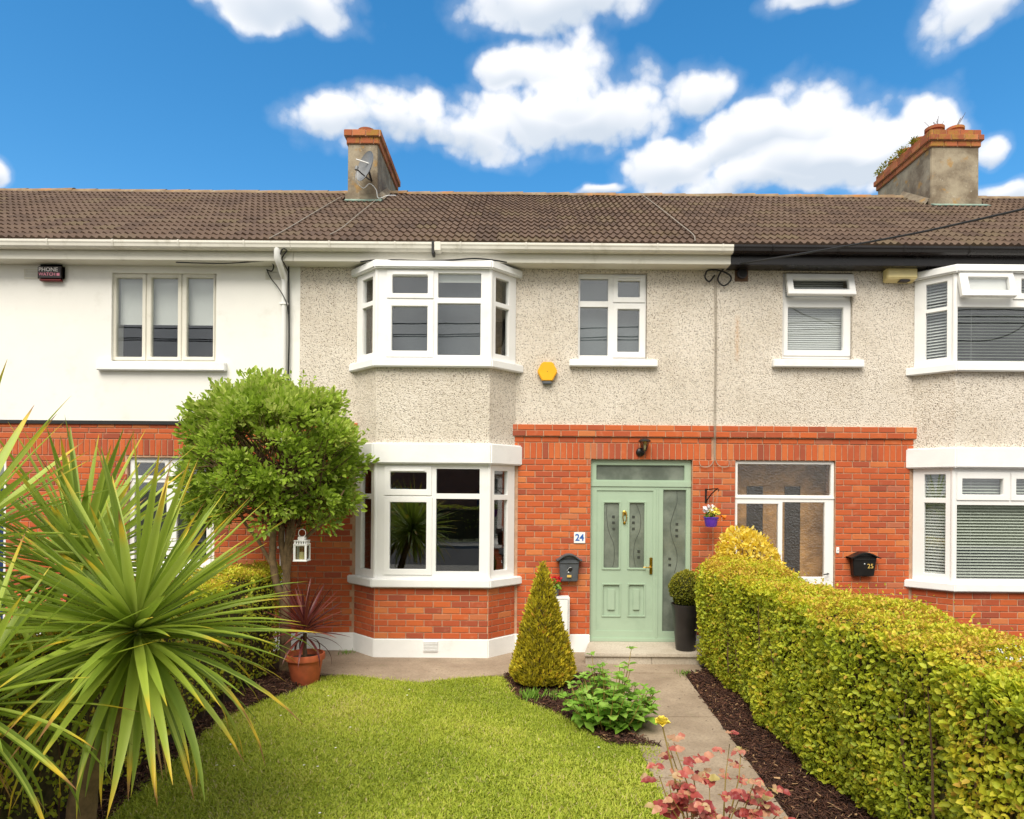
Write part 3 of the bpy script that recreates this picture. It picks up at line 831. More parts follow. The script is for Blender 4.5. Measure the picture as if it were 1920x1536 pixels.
# upper flat windows
def flatwin(house, hole, fixed, sashes, sill, Y, m=M_UPVC, vents=(), sm=M_WPAINT, name='window'):
    p = hb(MB().box(sill[0], sill[1], YW-.075, YW+.08, sill[2], sill[3]), name, sm, house, bevel=.01)
    unit(p, local(house) @ Matrix.Translation((0, Y, 0)), (hole[0]+.004, hole[1]-.004, max(hole[2], sill[3]-.004), hole[3]-.004), fixed, sashes, m=m, vents=vents)
    return p
YR = YW+.055
k3 = rr(Z3, YR)
fw24 = flatwin(H24, w24, [k3(1387, 195, 1550, 325), k3(1385, 358, 1548, 640)],
        [(k3(1578, 178, 1765, 335), k3(1605, 208, 1733, 303)), (k3(1575, 342, 1765, 655), k3(1602, 373, 1730, 620))],
        rc(Z3, 1325, 662, 1838, 703, YW-.075), YR, vents=[k3(1608, 186, 1735, 196)])
k4 = rr(Z4, YR)
s25 = k4(607, 427, 972, 722)
fw25 = flatwin(H25, w25, [], [(s25, k4(630, 457, 932, 690)), ], rc(Z4, 555, 738, 1052, 780, YW-.075), YR)
o25 = k4(612, 283, 978, 408); g25 = k4(645, 312, 945, 378)
# opening behind the tilted top light is dark
fr = [o for o in fw25.children if o.name.startswith('frame')][0]
bpy.data.objects.remove(fr)
MB().panel(w25[0]+.004, w25[1]-.004, w25[2]+.02, w25[3]-.004, 0, .07, [(s25[0]+.012, s25[1]-.012, s25[2]+.012, s25[3]-.012), (o25[0]+.02, o25[1]-.02, o25[2]+.02, o25[3]-.02)], LM @ Matrix.Translation((0, YR, 0))).build('frame', M_UPVC, fw25, bevel=.004)
tilted(fw25, H25, o25, g25, R(16), YR-.03)
slats(fw25, LM @ Matrix.Translation((0, YR, 0)), w25[0]+.05, w25[1]-.05, w25[2]+.05, w25[3]-.05, .11, .03, R(62), m=M_BLIND, w=.032)
k1 = rr(Z1, YR)
xs1 = [592, 778, 966, 1143]
gl1 = [(617, 755), (803, 943), (990, 1130)]
fw23 = flatwin(H23, w23, [], [(k1(xs1[i]+3, 207, xs1[i+1]-3, 667), k1(gl1[i][0], 230, gl1[i][1], 648)) for i in range(3)],
        rc(Z1, 505, 672, 1190, 718, YW-.075), YR, m=M_CREAMPVC)
bl = k1(600, 205, 1140, 470)
MB().box(w23[0]+.03, w23[1]-.03, YR+.10, YR+.104, bl[2], bl[3], local(H23)).build('roller_blind', M_BLIND, fw23)
# right-hand part of the middle house's small window: pale obscure film inside
MB().box(w24[0]+.03, w24[1]-.03, YR+.16, YR+.165, w24[2]+.05, w24[3]-.02, local(H24)).build('net_curtain', plain('grey_net', S(96, 104, 106), .9, .05, 2), fw24)
MB().box(BF0+.1, BF1-.05, YB+.22, YB+.225, Z_US1+.02, Z_HD0, local(H24)).build('net_curtain', plain('dark_net', S(70, 76, 80), .9, .1, 2), uw24)
bl = q3(560, 160, 812, 205)
MB().box(bl[0], bl[1], YB+.09, YB+.094, bl[2], bl[3], local(H24)).build('roller_blind', M_BLIND, uw24)
kl = rr(PX, YR)
fl23 = flatwin(H23, l23, [kl(252, 905, 312, 1052)], [(kl(246, 862, 318, 898), kl(254, 868, 310, 892)), (kl(322, 862, 397, 1060), kl(332, 872, 388, 1050))],
        rc(PX, 226, 1065, 413, 1083, YW-.075), YR)
# navy front door of the left-hand house, glimpsed behind the palms
dd = hb(MB().panel(e23[0], e23[1], e23[2], e23[3], YW+.05, YW+.12, [(e23[0]+.07, e23[1]-.07, .2, e23[3]-.07)]), 'door', M_UPVC, H23, bevel=.004)
MB().panel(e23[0]+.07, e23[1]-.07, .2, e23[3]-.45, YW+.06, YW+.1, [(e23[0]+.25, e23[1]-.25, 1.2, 1.9)], local(H23)).build('leaf', M_BLUE, dd, bevel=.004)
MB().box(e23[0]+.24, e23[1]-.24, YW+.075, YW+.085, 1.19, 1.91, local(H23)).build('pane', M_FROST, dd)
MB().box(e23[0]+.06, e23[1]-.06, YW+.075, YW+.085, e23[3]-.45, e23[3]-.06, local(H23)).build('pane', M_FROST, dd)

# ---- sage green door of the middle house
YD = YW+.05
k7 = rr(Z7, YD); L24 = local(H24); TD = L24 @ Matrix.Translation((0, YD, 0))
tr = k7(315, 297, 843, 385); lf = k7(312, 446, 655, 1293); sg = k7(713, 445, 850, 1295)
door = hb(MB().panel(d24[0]+.003, d24[1]-.003, .152, d24[3]-.003, YD, YD+.07, [tr, (lf[0]+.01, lf[1]-.01, lf[2]+.01, lf[3]-.01), sg]), 'front_door', M_GREEN, H24, bevel=.006, label='sage green panelled front door with sidelight and transom')
MB().panel(d24[0]+.004, d24[1]-.004, *k7(0, 387, 1, 421)[2:], -.012, .01, [], TD).build('transom_rail', M_GREEN, door, bevel=.004)
MB().box(lf[1]+.035, lf[1]+.065, -.012, .01, .2, k7(0, 421, 1, 430)[2], TD).build('mullion', M_GREEN, door, bevel=.004)
gls = [k7(360, 523, 450, 912), k7(513, 523, 602, 912)]
pns = [k7(347, 1008, 460, 1205), k7(501, 1008, 608, 1205)]
leaf = MB().panel(lf[0], lf[1], lf[2], lf[3], .012, .055, gls+pns, TD).build('leaf', M_GREEN, door, bevel=.005)
for gr in gls:
    MB().panel(gr[0]-.03, gr[1]+.03, gr[2]-.03, gr[3]+.03, .0, .03, [gr], TD).build('moulding', M_GREEN, door, bevel=.008)
    MB().box(gr[0]-.005, gr[1]+.005, .026, .034, gr[2]-.005, gr[3]+.005, TD).build('pane', M_FROST, door)
for pr in pns:
    MB().panel(pr[0]-.008, pr[1]+.008, pr[2]-.008, pr[3]+.008, .0, .03, [(pr[0]+.018, pr[1]-.018, pr[2]+.018, pr[3]-.018)], TD).build('moulding', M_GREEN, door, bevel=.008)
    MB().box(pr[0]-.001, pr[1]+.001, .03, .04, pr[2]-.001, pr[3]+.001, TD).build('panel', M_GREEN, door)
    MB().box(pr[0]+.075, pr[1]-.075, .008, .03, pr[2]+.085, pr[3]-.065, TD).build('raised_field', M_GREEN, door, bevel=.01)
MB().box(sg[0]-.005, sg[1]+.005, .03, .038, sg[2]-.005, sg[3]+.005, TD).build('pane', M_FROST, door)
MB().box(tr[0]-.005, tr[1]+.005, .03, .038, tr[2]-.005, tr[3]+.005, TD).build('pane', M_FROST, door)
MB().box(d24[0]+.004, d24[1]-.004, -.02, .01, .152, .2, TD).build('threshold', M_GREEN, door, bevel=.004)
# etched wavy lines and small squares in the glass
def wave(pts, y):
    P = [W(*Z7(*p), YD+y) for p in pts]; out = []
    for i in range(len(P)-1):
        p0, p1, p2, p3 = P[max(i-1, 0)], P[i], P[i+1], P[min(i+2, len(P)-1)]
        for t in np.linspace(0, 1, 6, endpoint=False):
            out.append(.5*((2*p1)+(p2-p0)*t+(2*p0-5*p1+4*p2-p3)*t*t+(3*p1-p0-3*p2+p3)*t**3))
    MB().tube(out+[P[-1]], .003, 5, M=L24).build('etched_line', M_ETCH, door)
wave([(378, 530), (376, 600), (388, 690), (418, 770), (422, 850), (412, 905)], .025)
wave([(555, 530), (578, 600), (576, 680), (545, 760), (538, 840), (548, 905)], .025)
wave([(797, 452), (797, 520), (775, 590), (758, 660), (770, 740), (795, 810), (797, 880), (782, 940)], .029)
for x, y in ((418, 605), (418, 641), (420, 678), (538, 606), (538, 641), (538, 678), (570, 813), (570, 849), (800, 650), (799, 686), (799, 721), (757, 859), (757, 895)):
    r = k7(x-8, y-7, x+8, y+7)
    yy = .029 if x > 700 else .025
    MB().box(r[0], r[1], yy-.004, yy+.002, r[2], r[3], TD).build('etched_square', M_ETCH, door)
# brass handle and knocker
hp = k7(633, 850, 651, 950)
hd = MB().box(hp[0], hp[1], -.004, .013, hp[2], hp[3], TD).build('handle', M_BRASS, door, bevel=.004)
hx = (hp[0]+hp[1])/2; hz = k7(0, 899, 1, 907); hz = (hz[2]+hz[3])/2
MB().tube([(hx, 0, hz), (hx, -.045, hz), (hx-.03, -.052, hz), (hx-.115, -.05, hz+.004)], [.009, .009, .009, .007], 8, M=TD).build('lever', M_BRASS, hd, smooth=True)
kp = k7(472, 568, 494, 652); kx = (kp[0]+kp[1])/2
kn = MB().lathe([(.018, 0), (.03, .006), (.03, .016), (.012, .024)], 14, TD @ Matrix.Translation((kx, .012, kp[3]-.03)) @ Matrix.Rotation(R(90), 4, 'X')).build('knocker', M_BRASS, door, smooth=True)
MB().tube([(kx-.022, -.012, kp[3]-.03), (kx-.026, -.02, kp[3]-.09), (kx-.016, -.024, kp[2]+.05), (kx, -.026, kp[2]+.025), (kx+.016, -.024, kp[2]+.05), (kx+.026, -.02, kp[3]-.09), (kx+.022, -.012, kp[3]-.03)], .008, 8, M=TD).build('ring', M_BRASS, kn, smooth=True)
MB().lathe([(.014, 0), (.02, .008), (.012, .018)], 12, TD @ Matrix.Translation((kx, .012, kp[2]+.02)) @ Matrix.Rotation(R(90), 4, 'X')).build('strike_stud', M_BRASS, kn, smooth=True)

# ---- white glazed porch door of the right-hand house
L25 = local(H25); YP = YW+.03; TP = L25 @ Matrix.Translation((0, YP, 0))
k7p, k8p = rr(Z7, YP), rr(Z8, YP)
top = (k7p(1165, 0, 1166, 1)[0], k8p(380, 0, 381, 1)[1], k8p(0, 290, 1, 475)[2], k8p(0, 290, 1, 475)[3])
lp = (k7p(1165, 0, 1, 1)[0], k7p(0, 0, 1410, 1)[1], .35, k7p(0, 518, 1, 520)[3])
rp = (k8p(92, 0, 93, 1)[0], k8p(0, 0, 345, 1)[1], k8p(0, 518, 1, 965)[2], k8p(0, 518, 1, 965)[3])
porch = hb(MB().panel(d25[0]+.003, d25[1]-.003, .152, d25[3]-.003, YP, YP+.06, [top, lp, rp, (rp[0], rp[1], .3, rp[2]-.12)]), 'porch_door', M_UPVC, H25, bevel=.006, label='white framed porch door with large textured panes')
for r in (top, lp, rp, (rp[0], rp[1], .3, rp[2]-.12)):
    MB().box(r[0]-.004, r[1]+.004, .026, .034, r[2]-.004, r[3]+.004, TP).build('pane', M_OBSC, porch)
MB().box(d25[0]+.003, d25[1]-.003, -.012, .02, top[2]-.05, top[2]-.02, TP).build('transom_rail', M_UPVC, porch, bevel=.004)
h8 = W(*Z8(350, 945), YP)
MB().tube([h8+Vector((.012, -.002, 0)), h8+Vector((.012, -.05, 0)), h8+Vector((-.06, -.05, -.01))], .008, 8, M=L25).build('handle', M_BLACKMETAL, porch, smooth=True)
# porch lining and varnished inner door
pi = MB().panel(d25[0]-.1, d25[1]+.1, .15, 2.7, .45, .55, [], TP).build('inner_door', M_WOODIN, porch)
MB().box(d25[0]+.32, d25[0]+.55, .435, .449, .4, 2.3, TP).build('inner_glazing', plain('dim_inner_glass', S(66, 62, 58), .3), pi)
MB().box(d25[1]-.5, d25[1]-.28, .435, .449, .4, 2.3, TP).build('inner_glazing', plain('dim_inner_glass', S(66, 62, 58), .3), pi)

# ---- eaves
ZGT = 5.457
for house, x0, x1, gm_, fm in ((H23, XL, XP1-.02, M_GUTW, M_CREAMPVC), (H24, XP1-.015, W(1373, 480, 8.8).x, M_GUTW, M_CREAMPVC), (H25, W(1373, 480, 8.8).x+.004, XR, M_GUTB, M_GUTB)):
    hb(MB().box(x0, x1, 8.855, 8.875, 5.235, 5.43), 'fascia', fm, house, bevel=.004)
    hb(MB().box(x0, x1, 8.876, YW-.001, 5.238, 5.25), 'soffit', fm, house)
    # ogee-fronted gutter, open on top
    pr = [(8.85, 5.45), (8.85, 5.37), (8.815, 5.352), (8.765, 5.356), (8.742, 5.378), (8.736, 5.41), (8.727, 5.43), (8.727, 5.457), (8.733, 5.457), (8.742, 5.43), (8.75, 5.38), (8.77, 5.366), (8.812, 5.362), (8.842, 5.378), (8.842, 5.45)]
    n = len(pr); mb = MB()
    mb.add([(x0, y, z) for y, z in pr]+[(x1, y, z) for y, z in pr], [(i, (i+1) % n, n+(i+1) % n, n+i) for i in range(n)]+[tuple(range(n))[::-1], tuple(range(n, 2*n))])
    gut = hb(mb, 'gutter', gm_, house)
    bmx = MB()
    for i, (y, z) in enumerate([(8.847, 5.45), (8.852, 5.365), (8.817, 5.346), (8.762, 5.350), (8.736, 5.375), (8.722, 5.43), (8.721, 5.462), (8.74, 5.463)]): bmx.v.append((0, y, z)); bmx.var.append(0)
    k = len(bmx.v); bmx.add([(.022, y, z) for _, y, z in bmx.v], []); bmx.f = [(i, i+1, k+i+1, k+i) for i in range(k-1)]
    me = bmx.mesh('bracket'); me.materials.append(gm_)
    x = x0+.5
    while x < x1:
        if abs(x) < 7.5: link('bracket', me, None, gut, M=local(house) @ Matrix.Translation((x, 0, 0)))
        x += .86
# joint and strap on the middle gutter
jx = W(812, 465, 8.72).x
hb(MB().box(jx-.02, jx+.012, 8.719, 8.86, 5.30, 5.468), 'gutter_strap', M_CABLE, H24, bevel=.003)
hb(MB().box(jx+.015, jx+.10, 8.720, 8.853, 5.343, 5.462), 'gutter_joint', M_GUTW, H24, bevel=.006)
# rainwater outlet and downpipe
ox = W(519, 480, 8.76).x; dpx = W(533, 600, YW-.05).x
dp = hb(MB().tube([(dpx, YW-.06, .05), (dpx, YW-.06, 5.02), (dpx, YW-.065, 5.06)], .034, 14), 'downpipe', M_UPVC, H23, smooth=True)
MB().tube([(ox, 8.79, 5.40), (ox, 8.79, 5.24), (ox+.01, 8.83, 5.19), (dpx, YW-.07, 5.07), (dpx, YW-.06, 5.03)], [.05, .046, .042, .042, .042], 14, M=local(H23)).build('swan_neck', M_UPVC, dp, smooth=True)
for z in (1.4, 3.3, 4.7): MB().box(dpx-.055, dpx+.055, YW-.1, YW-.003, z, z+.03, local(H23)).build('pipe_clip', M_UPVC, dp, bevel=.004)
# wall vents
for zfn, x0, y0, x1, y1 in ((PX, 46, 505, 74, 523), (PX, 498, 510, 528, 524)):
    r = rc(zfn, x0, y0, x1, y1, YW)
    v_ = hb(MB().panel(r[0], r[1], r[2], r[3], YW-.012, YW+.01, [(r[0]+.012, r[1]-.012, r[2]+.012, r[3]-.012)]), 'air_vent', M_CREAMPVC, H23)
    for i in range(5):
        z = r[2]+.014+i*(r[3]-r[2]-.028)/5
        MB().box(r[0]+.012, r[1]-.012, YW-.01, YW-.004, z, z+.009, local(H23)).build('louvre', M_CREAMPVC, v_)
# round extractor vent
c = W(1390, 516, YW)
ev = hb(MB().box(c.x-.09, c.x+.09, YW-.006, YW+.01, c.z-.09, c.z+.09), 'extractor_vent', plain('brown_patch', S(110, 84, 66), .9, .3, 12), H25)
MB().tube([(c.x, YW-.05, c.z+.01), (c.x, YW-.004, c.z+.01)], .068, 18, M=local(H25)).build('duct', M_DARKP, ev, smooth=True)
MB().tube([(c.x, YW-.054, c.z+.01), (c.x, YW-.051, c.z+.01)], .05, 18, M=local(H25)).build('duct_mouth', M_CABLE, ev)

# ---- roofs
YE, ZR0, YRG, ZRG = 8.80, 5.462, 12.6, 7.765
sl = math.atan2(ZRG-ZR0, YRG-YE); SLEN = math.hypot(ZRG-ZR0, YRG-YE); NR = 15; EXP = SLEN/NR; TW = .3
def tile_profile(nx=13, w=TW, Ln=None):
    Ln = Ln or EXP+.05
    vs, fs = [], []
    for k, (y, dz) in enumerate(((0, -.004), (0, .026), (Ln, .0))):
        for i in range(nx):
            t = i/(nx-1); ph = (t*3) % 1.0 if i < nx-1 else 0.0
            hgt = .030*math.sin(math.pi*min(ph/.62, 1.0)) if ph < .62 else 0.0
            vs.append((t*w, y+(.0 if k else .004), hgt+.012+dz if k else max(hgt-.012, -.004)))
    for k in range(2):
        for i in range(nx-1): fs.append((k*nx+i, k*nx+i+1, (k+1)*nx+i+1, (k+1)*nx+i))
    return vs, fs
tv, tf = tile_profile()
tile_me = MB().add(tv, tf).mesh('tile', smooth=True, angle=50); tile_me.materials.append(M_TILE)
RM = Matrix.Translation((0, YE, ZR0)) @ Matrix.Rotation(sl, 4, 'X')
def stack_hit(x, y): return (-3.06 < x+.15 < -2.50 or 7.24 < x+.15 < 8.13) and y > 11.72
for house, x0, x1, cond in ((H23, XL, XP1, lambda x: x > -9.0), (H24, XP1, XP2, lambda x: True), (H25, XP2, XR, lambda x: x < 8.5)):
    rb = MB()
    rb.add([(x0, YE, ZR0), (x1, YE, ZR0), (x1, YRG, ZRG), (x0, YRG, ZRG), (x1, 2*YRG-YE, ZR0), (x0, 2*YRG-YE, ZR0)], [(0, 1, 2, 3), (3, 2, 4, 5)])
    roof = hb(rb, 'roof', M_TILE, house)
    L = local(house); joined = MB(); nx_ = round((x1-x0)/TW); tw = (x1-x0)/nx_
    for c_ in range(nx_):
        for r_ in range(NR):
            x = x0+c_*tw
            s_ = r_*EXP
            T = RM @ Matrix.Translation((x+random.uniform(-.004, .004), s_+random.uniform(-.006, .006), random.uniform(0, .004))) @ Matrix.Rotation(random.uniform(-.006, .006), 4, 'Z') @ Matrix.Diagonal((tw/TW, 1, 1, 1))
            if cond(x): link('roof_tile', tile_me, None, roof, M=L @ T)
            else: joined.add(tv, tf, L @ T, random.random()+.001)
    if joined.v: joined.build('roof_tiling', M_TILE, roof, smooth=True, angle=50, kind='stuff')
    # ridge tiles
    rv, rf = [], []
    for k, xx in enumerate((0, .44)):
        for i in range(9):
            a = math.pi*i/8; rv.append((xx, -math.cos(a)*.125, math.sin(a)*(.085+.012*k)-.03))
    for i in range(8): rf.append((i, i+9, i+10, i+1))
    rf.append(tuple(range(9))[::-1])
    rme = MB().add(rv, rf).mesh('ridge_tile', smooth=True, angle=60); rme.materials.append(M_RIDGE)
    x = x0
    while x < x1-.1:
        link('ridge_tile', rme, None, roof, M=L @ Matrix.Translation((x, YRG, ZRG+.012+random.uniform(-.006, .006))) @ Matrix.Rotation(random.uniform(-.015, .015), 4, 'Y')); x += .435

# ---- chimneys on the party walls
def chimney(house, x0, x1, y0, y1, zs, zt, ncap, pots, label):
    L = local(house)
    st = hb(MB().box(x0, x1, y0, y1, 6.6, zs), 'chimney', M_STACK, house, bevel=.012, label=label)
    h = (zt-zs)/ncap; ov = [.02, .055, .02][:ncap]
    for i in range(ncap):
        o = ov[i]; za, zb = zs+i*h, zs+(i+1)*h
        MB().box(x0-o+.006, x1+o-.006, y0-o+.006, y1+o-.006, za, zb-.002, L).build('cap_core', M_MORTAR, st)
        for M, ln in ((Matrix.Translation((x0-o, y0-o, 0)), x1-x0+2*o),
                      (Matrix.Translation((x1+o, y0-o, 0)) @ Matrix.Rotation(R(90), 4, 'Z'), y1-y0+2*o),
                      (Matrix.Translation((x0-o, y1+o, 0)) @ Matrix.Rotation(R(-90), 4, 'Z'), y1-y0+2*o)):
            bricks(st, rows(0, ln, za, zb, 1, ph=.4*i), L @ M, m=M_CAPBRICK)
    # mortar flaunching
    fl = MB()
    fl.add([(x0, y0, zt-.01), (x1, y0, zt-.01), (x1, y1, zt-.01), (x0, y1, zt-.01), (x0+.12, y0+.12, zt+.06), (x1-.12, y0+.12, zt+.06), (x1-.12, y1-.12, zt+.06), (x0+.12, y1-.12, zt+.06)],
           [(4, 5, 6, 7), (0, 1, 5, 4), (1, 2, 6, 5), (2, 3, 7, 6), (3, 0, 4, 7)], L).build('flaunching', M_CAPBRICK, st)
    for px_, py_, r_, hh in pots:
        MB().lathe([(r_*.9, 0), (r_*.92, hh*.7), (r_*1.08, hh*.74), (r_*1.08, hh), (r_*.82, hh), (r_*.8, hh*.3)], 18, L @ Matrix.Translation((px_, py_, zt+.0))).build('chimney_pot', M_CAPBRICK, st, smooth=True)
    # flashing at the foot
    zb = ZR0+(y0-YE)*math.tan(sl)
    MB().box(x0-.04, x1+.04, y0-.03, y0+.02, zb-.1, zb+.16, L).build('cement_fillet', M_STACK, st, bevel=.01)
    MB().box(x0-.02, x1+.10, -.17, -.02, .052, .068, L @ Matrix.Translation((0, y0, zb)) @ Matrix.Rotation(sl, 4, 'X')).build('flashing', M_PATINA, st)
    for sgn, X in ((-1, x0), (1, x1)):
        fb_ = MB()
        n = 6
        for i in range(n):
            yy = y0+i*(YRG-y0)/(n-1); zz = ZR0+(yy-YE)*math.tan(sl)
            fb_.v += [(X+sgn*.012, yy, zz+.16), (X+sgn*.10, yy, zz+.06+random.uniform(-.01, .012))]
            fb_.var += [0, 0]
        fb_.f = [(2*i, 2*i+1, 2*i+3, 2*i+2) for i in range(n-1)]
        fb_.v = [tuple(L @ Vector(p)) for p in fb_.v]
        fb_.build('cement_fillet', M_STACK, st)
    return st
ch_l = chimney(H24, -3.04, -2.513, 11.78, 13.66, 8.31, 8.545, 2, [(-2.78, 12.1, .15, .16), (-2.78, 12.6, .14, .14), (-2.78, 13.1, .14, .12)], 'narrow weathered chimney stack')
ch_r = chimney(H25, 7.26, 8.11, 11.78, 13.52, 8.34, 8.64, 3, [(7.52, 12.1, .15, .2), (7.5, 12.5, .14, .2), (7.48, 12.9, .14, .2), (7.5, 13.3, .13, .2), (7.86, 12.05, .14, .17)], 'broad chimney stack with a row of pots and moss')
# ================================================================== FIXTURES ON THE WALLS
def text_mesh(name, s, size, m, parent, M, bold=0.0):
    cu = bpy.data.curves.new(name, 'FONT'); cu.body = s; cu.size = size; cu.extrude = .0012; cu.offset = bold
    cu.align_x = 'CENTER'; cu.align_y = 'CENTER'; cu.resolution_u = 3
    to = bpy.data.objects.new(name, cu); COL.objects.link(to)
    dg = bpy.context.evaluated_depsgraph_get(); dg.update()
    me = bpy.data.meshes.new_from_object(to.evaluated_get(dg))
    bpy.data.objects.remove(to); bpy.data.curves.remove(cu)
    me.materials.clear(); me.materials.append(m)
    return link(name, me, None, parent, M=M)
RX90 = Matrix.Rotation(R(90), 4, 'X')

# doorstep
zst = .152
p0, p1 = W(1088, 1202, YW), GP(1098, 1225.6, zst)
sx0 = p1.x
ds = thing('doorstep', 'pale granite doorstep below the sage green door', 'doorstep', (1.7, 8.75, 0.0))
tread = MB().prism([(1.0, YW+.06), (sx0-.02, p1.y), (2.55, p1.y), (2.55, YW+.06)], .105, zst)
build_in(tread, 'tread', M_GRANITE, ds, bevel=.012)
for a, b in ((sx0+.0, 1.72), (1.724, 2.52)):
    build_in(MB().prism([(a if a > 1.3 else 1.03, YW-.03), (a, p1.y+.025), (b, p1.y+.025), (b, YW-.03)], -.1, .104), 'riser', M_GRANITE, ds, bevel=.005)

# letter boxes
def letterbox(cx_, zt, zb, w, m, label, y0=YW):
    D = .11; o = thing('letter_box', label, 'letter box', (cx_, y0-.008, zb), )
    h = zt-zb
    a, b = w*.39, w*.33
    body = MB(); hb_ = h*.80
    body.add([(-b, 0, 0), (b, 0, 0), (a, 0, hb_), (-a, 0, hb_), (-b, -D*.8, 0), (b, -D*.8, 0), (a, -D, hb_), (-a, -D, hb_)],
             [(0, 1, 2, 3)[::-1], (4, 5, 6, 7), (0, 4, 7, 3), (1, 2, 6, 5), (0, 1, 5, 4), (3, 7, 6, 2)])
    body.build('body', m, o, bevel=.008)
    arch = [(x*w/2, hb_*.97+(h-hb_*.97)*f) for x, f in ((-1, .08), (-.86, .14), (-.68, .40), (-.46, .74), (-.22, .95), (0, 1), (.22, .95), (.46, .74), (.68, .40), (.86, .14), (1, .08))]
    n = len(arch); mb_ = MB(); vs = []
    for yy in (0, -D-.035):
        for x, z in arch: vs.append((x, yy, z))
        for x, z in arch: vs.append((x*.97, yy, z-.016))
    fs = []
    for i in range(n-1):
        fs += [(i, i+1, 2*n+i+1, 2*n+i), (n+i, 3*n+i, 3*n+i+1, n+i+1), (2*n+i, 2*n+i+1, 3*n+i+1, 3*n+i), (i, n+i, n+i+1, i+1)]
    mb_.add(vs, fs).build('hood', m, o, smooth=True, angle=50)
    gab = [(x*.9, z-.014) for x, z in arch[2:-2]]
    MB().add([(x, -D+.004, z) for x, z in gab]+[(x, 0, z) for x, z in gab], [tuple(range(len(gab)))[::-1]]).build('gable', m, o)
    MB().box(-a*.92, a*.92, -D-.008, -D+.01, hb_*.83, hb_*.90).build('flap', m, o, bevel=.003)
    return o, a, b, hb_, D
c0, c1 = W(1042, 1037, YW), W(1090, 1089, YW)
o, a, b, hb_, D = letterbox((c0.x+c1.x)/2, c0.z, c1.z, c1.x-c0.x, M_GREYMETAL, 'grey arched letter box on the brick beside the green door')
Mt = Matrix.Translation((0, -D*.92, hb_*.48)) @ Matrix.Rotation(R(-4), 4, 'X')
MB().lathe([(.03, 0), (.034, .004), (.028, .007)], 16, Mt @ Matrix.Translation((.01, .0, .03)) @ RX90).build('post_horn_emblem', M_BLACKMETAL, o, smooth=True)
MB().tube([(-.03, -.004, .0), (.0, -.010, .045), (.03, -.006, .05)], .004, 6, M=Mt).build('emblem_ring', plain('pale_metal', S(210, 212, 214), .3, metal=.6), o)
MB().lathe([(.008, 0), (.009, .005), (.004, .007)], 10, Mt @ Matrix.Translation((-.008, .0, -.02)) @ RX90).build('lock', plain('pale_metal', S(210, 212, 214), .3, metal=.6), o)
MB().box(-.028, .03, -.002, .004, -.085, -.055, Mt).build('name_plate', M_GOLDTXT, o)
c0, c1 = W(1585, 1034, YW), W(1641.6, 1079, YW)
o, a, b, hb_, D = letterbox((c0.x+c1.x)/2, c0.z, c1.z, c1.x-c0.x, M_BLACKMETAL, 'black arched letter box marked 25 beside the white porch door')
Mt = Matrix.Translation((0, -D*.905-.002, hb_*.52)) @ Matrix.Rotation(R(-5), 4, 'X')
text_mesh('number', '25', .085, M_GOLDTXT, o, Mt @ Matrix.Translation((.075, -.009, .0)) @ RX90)
MB().lathe([(.008, 0), (.009, .005), (.004, .007)], 10, Mt @ Matrix.Translation((-.0, .0, .03)) @ RX90).build('lock', plain('pale_metal', S(210, 212, 214), .3, metal=.6), o)

# house number tile
r = rc(PX, 1076, 998, 1097, 1018.5, YW)
o = thing('number_plaque', 'white tile with blue 24 beside the green door', 'house number', ((r[0]+r[1])/2, YW-.012, r[2]))
w_, h_ = r[1]-r[0], r[3]-r[2]
MB().box(-w_/2, w_/2, -.008, .008, 0, h_).build('tile', plain('glazed_white', S(238, 240, 240), .2, .02), o, bevel=.003)
text_mesh('number', '24', .128, M_BLUETXT, o, Matrix.Translation((0, -.0095, h_/2)) @ RX90 @ Matrix.Diagonal((.95, 1, 1, 1)), .003)

# white electricity meter box with a pot of geraniums on it
r = rc(PX, 1008, 1116, 1066.5, 1187, YW)
o = thing('meter_box', 'white utility meter box on the wall behind the conical conifer', 'meter box', ((r[0]+r[1])/2, YW-.01, r[2]))
w_, h_ = r[1]-r[0], r[3]-r[2]
MB().box(-w_/2, w_/2, -.13, .01, 0, h_).build('case', M_UPVC, o, bevel=.01)
MB().box(-w_/2+.02, w_/2-.02, -.142, -.131, .02, h_-.03).build('door', M_UPVC, o, bevel=.006)
mtop = r[3]; 
gx = W(1041, 1100, YW-.08).x
o = thing('geranium_pot', 'pot of red geraniums standing on the white meter box', 'flower pot', (gx, YW-.075, mtop))
MB().lathe([(.04, 0), (.058, .085), (.062, .085), (.062, .1), (.05, .1), (.048, .07)], 16).build('pot', M_GREYMETAL, o, smooth=True)
def puff(parent, name, m, n, cen, rad, size, seed, flat=.0):
    rg = np.random.default_rng(seed); d = rg.normal(size=(n, 3)); d /= np.linalg.norm(d, axis=1)[:, None]
    P = np.array(cen)+d*np.array(rad)*rg.uniform(.35, 1, (n, 1))
    vs, fs, va = leafarr(P, d+rg.normal(size=(n, 3))*.5, size*rg.uniform(.7, 1.2, n), rg.uniform(0, 1, n), rg, .8)
    return link(name, npmesh(name, vs, fs, va), m, parent)
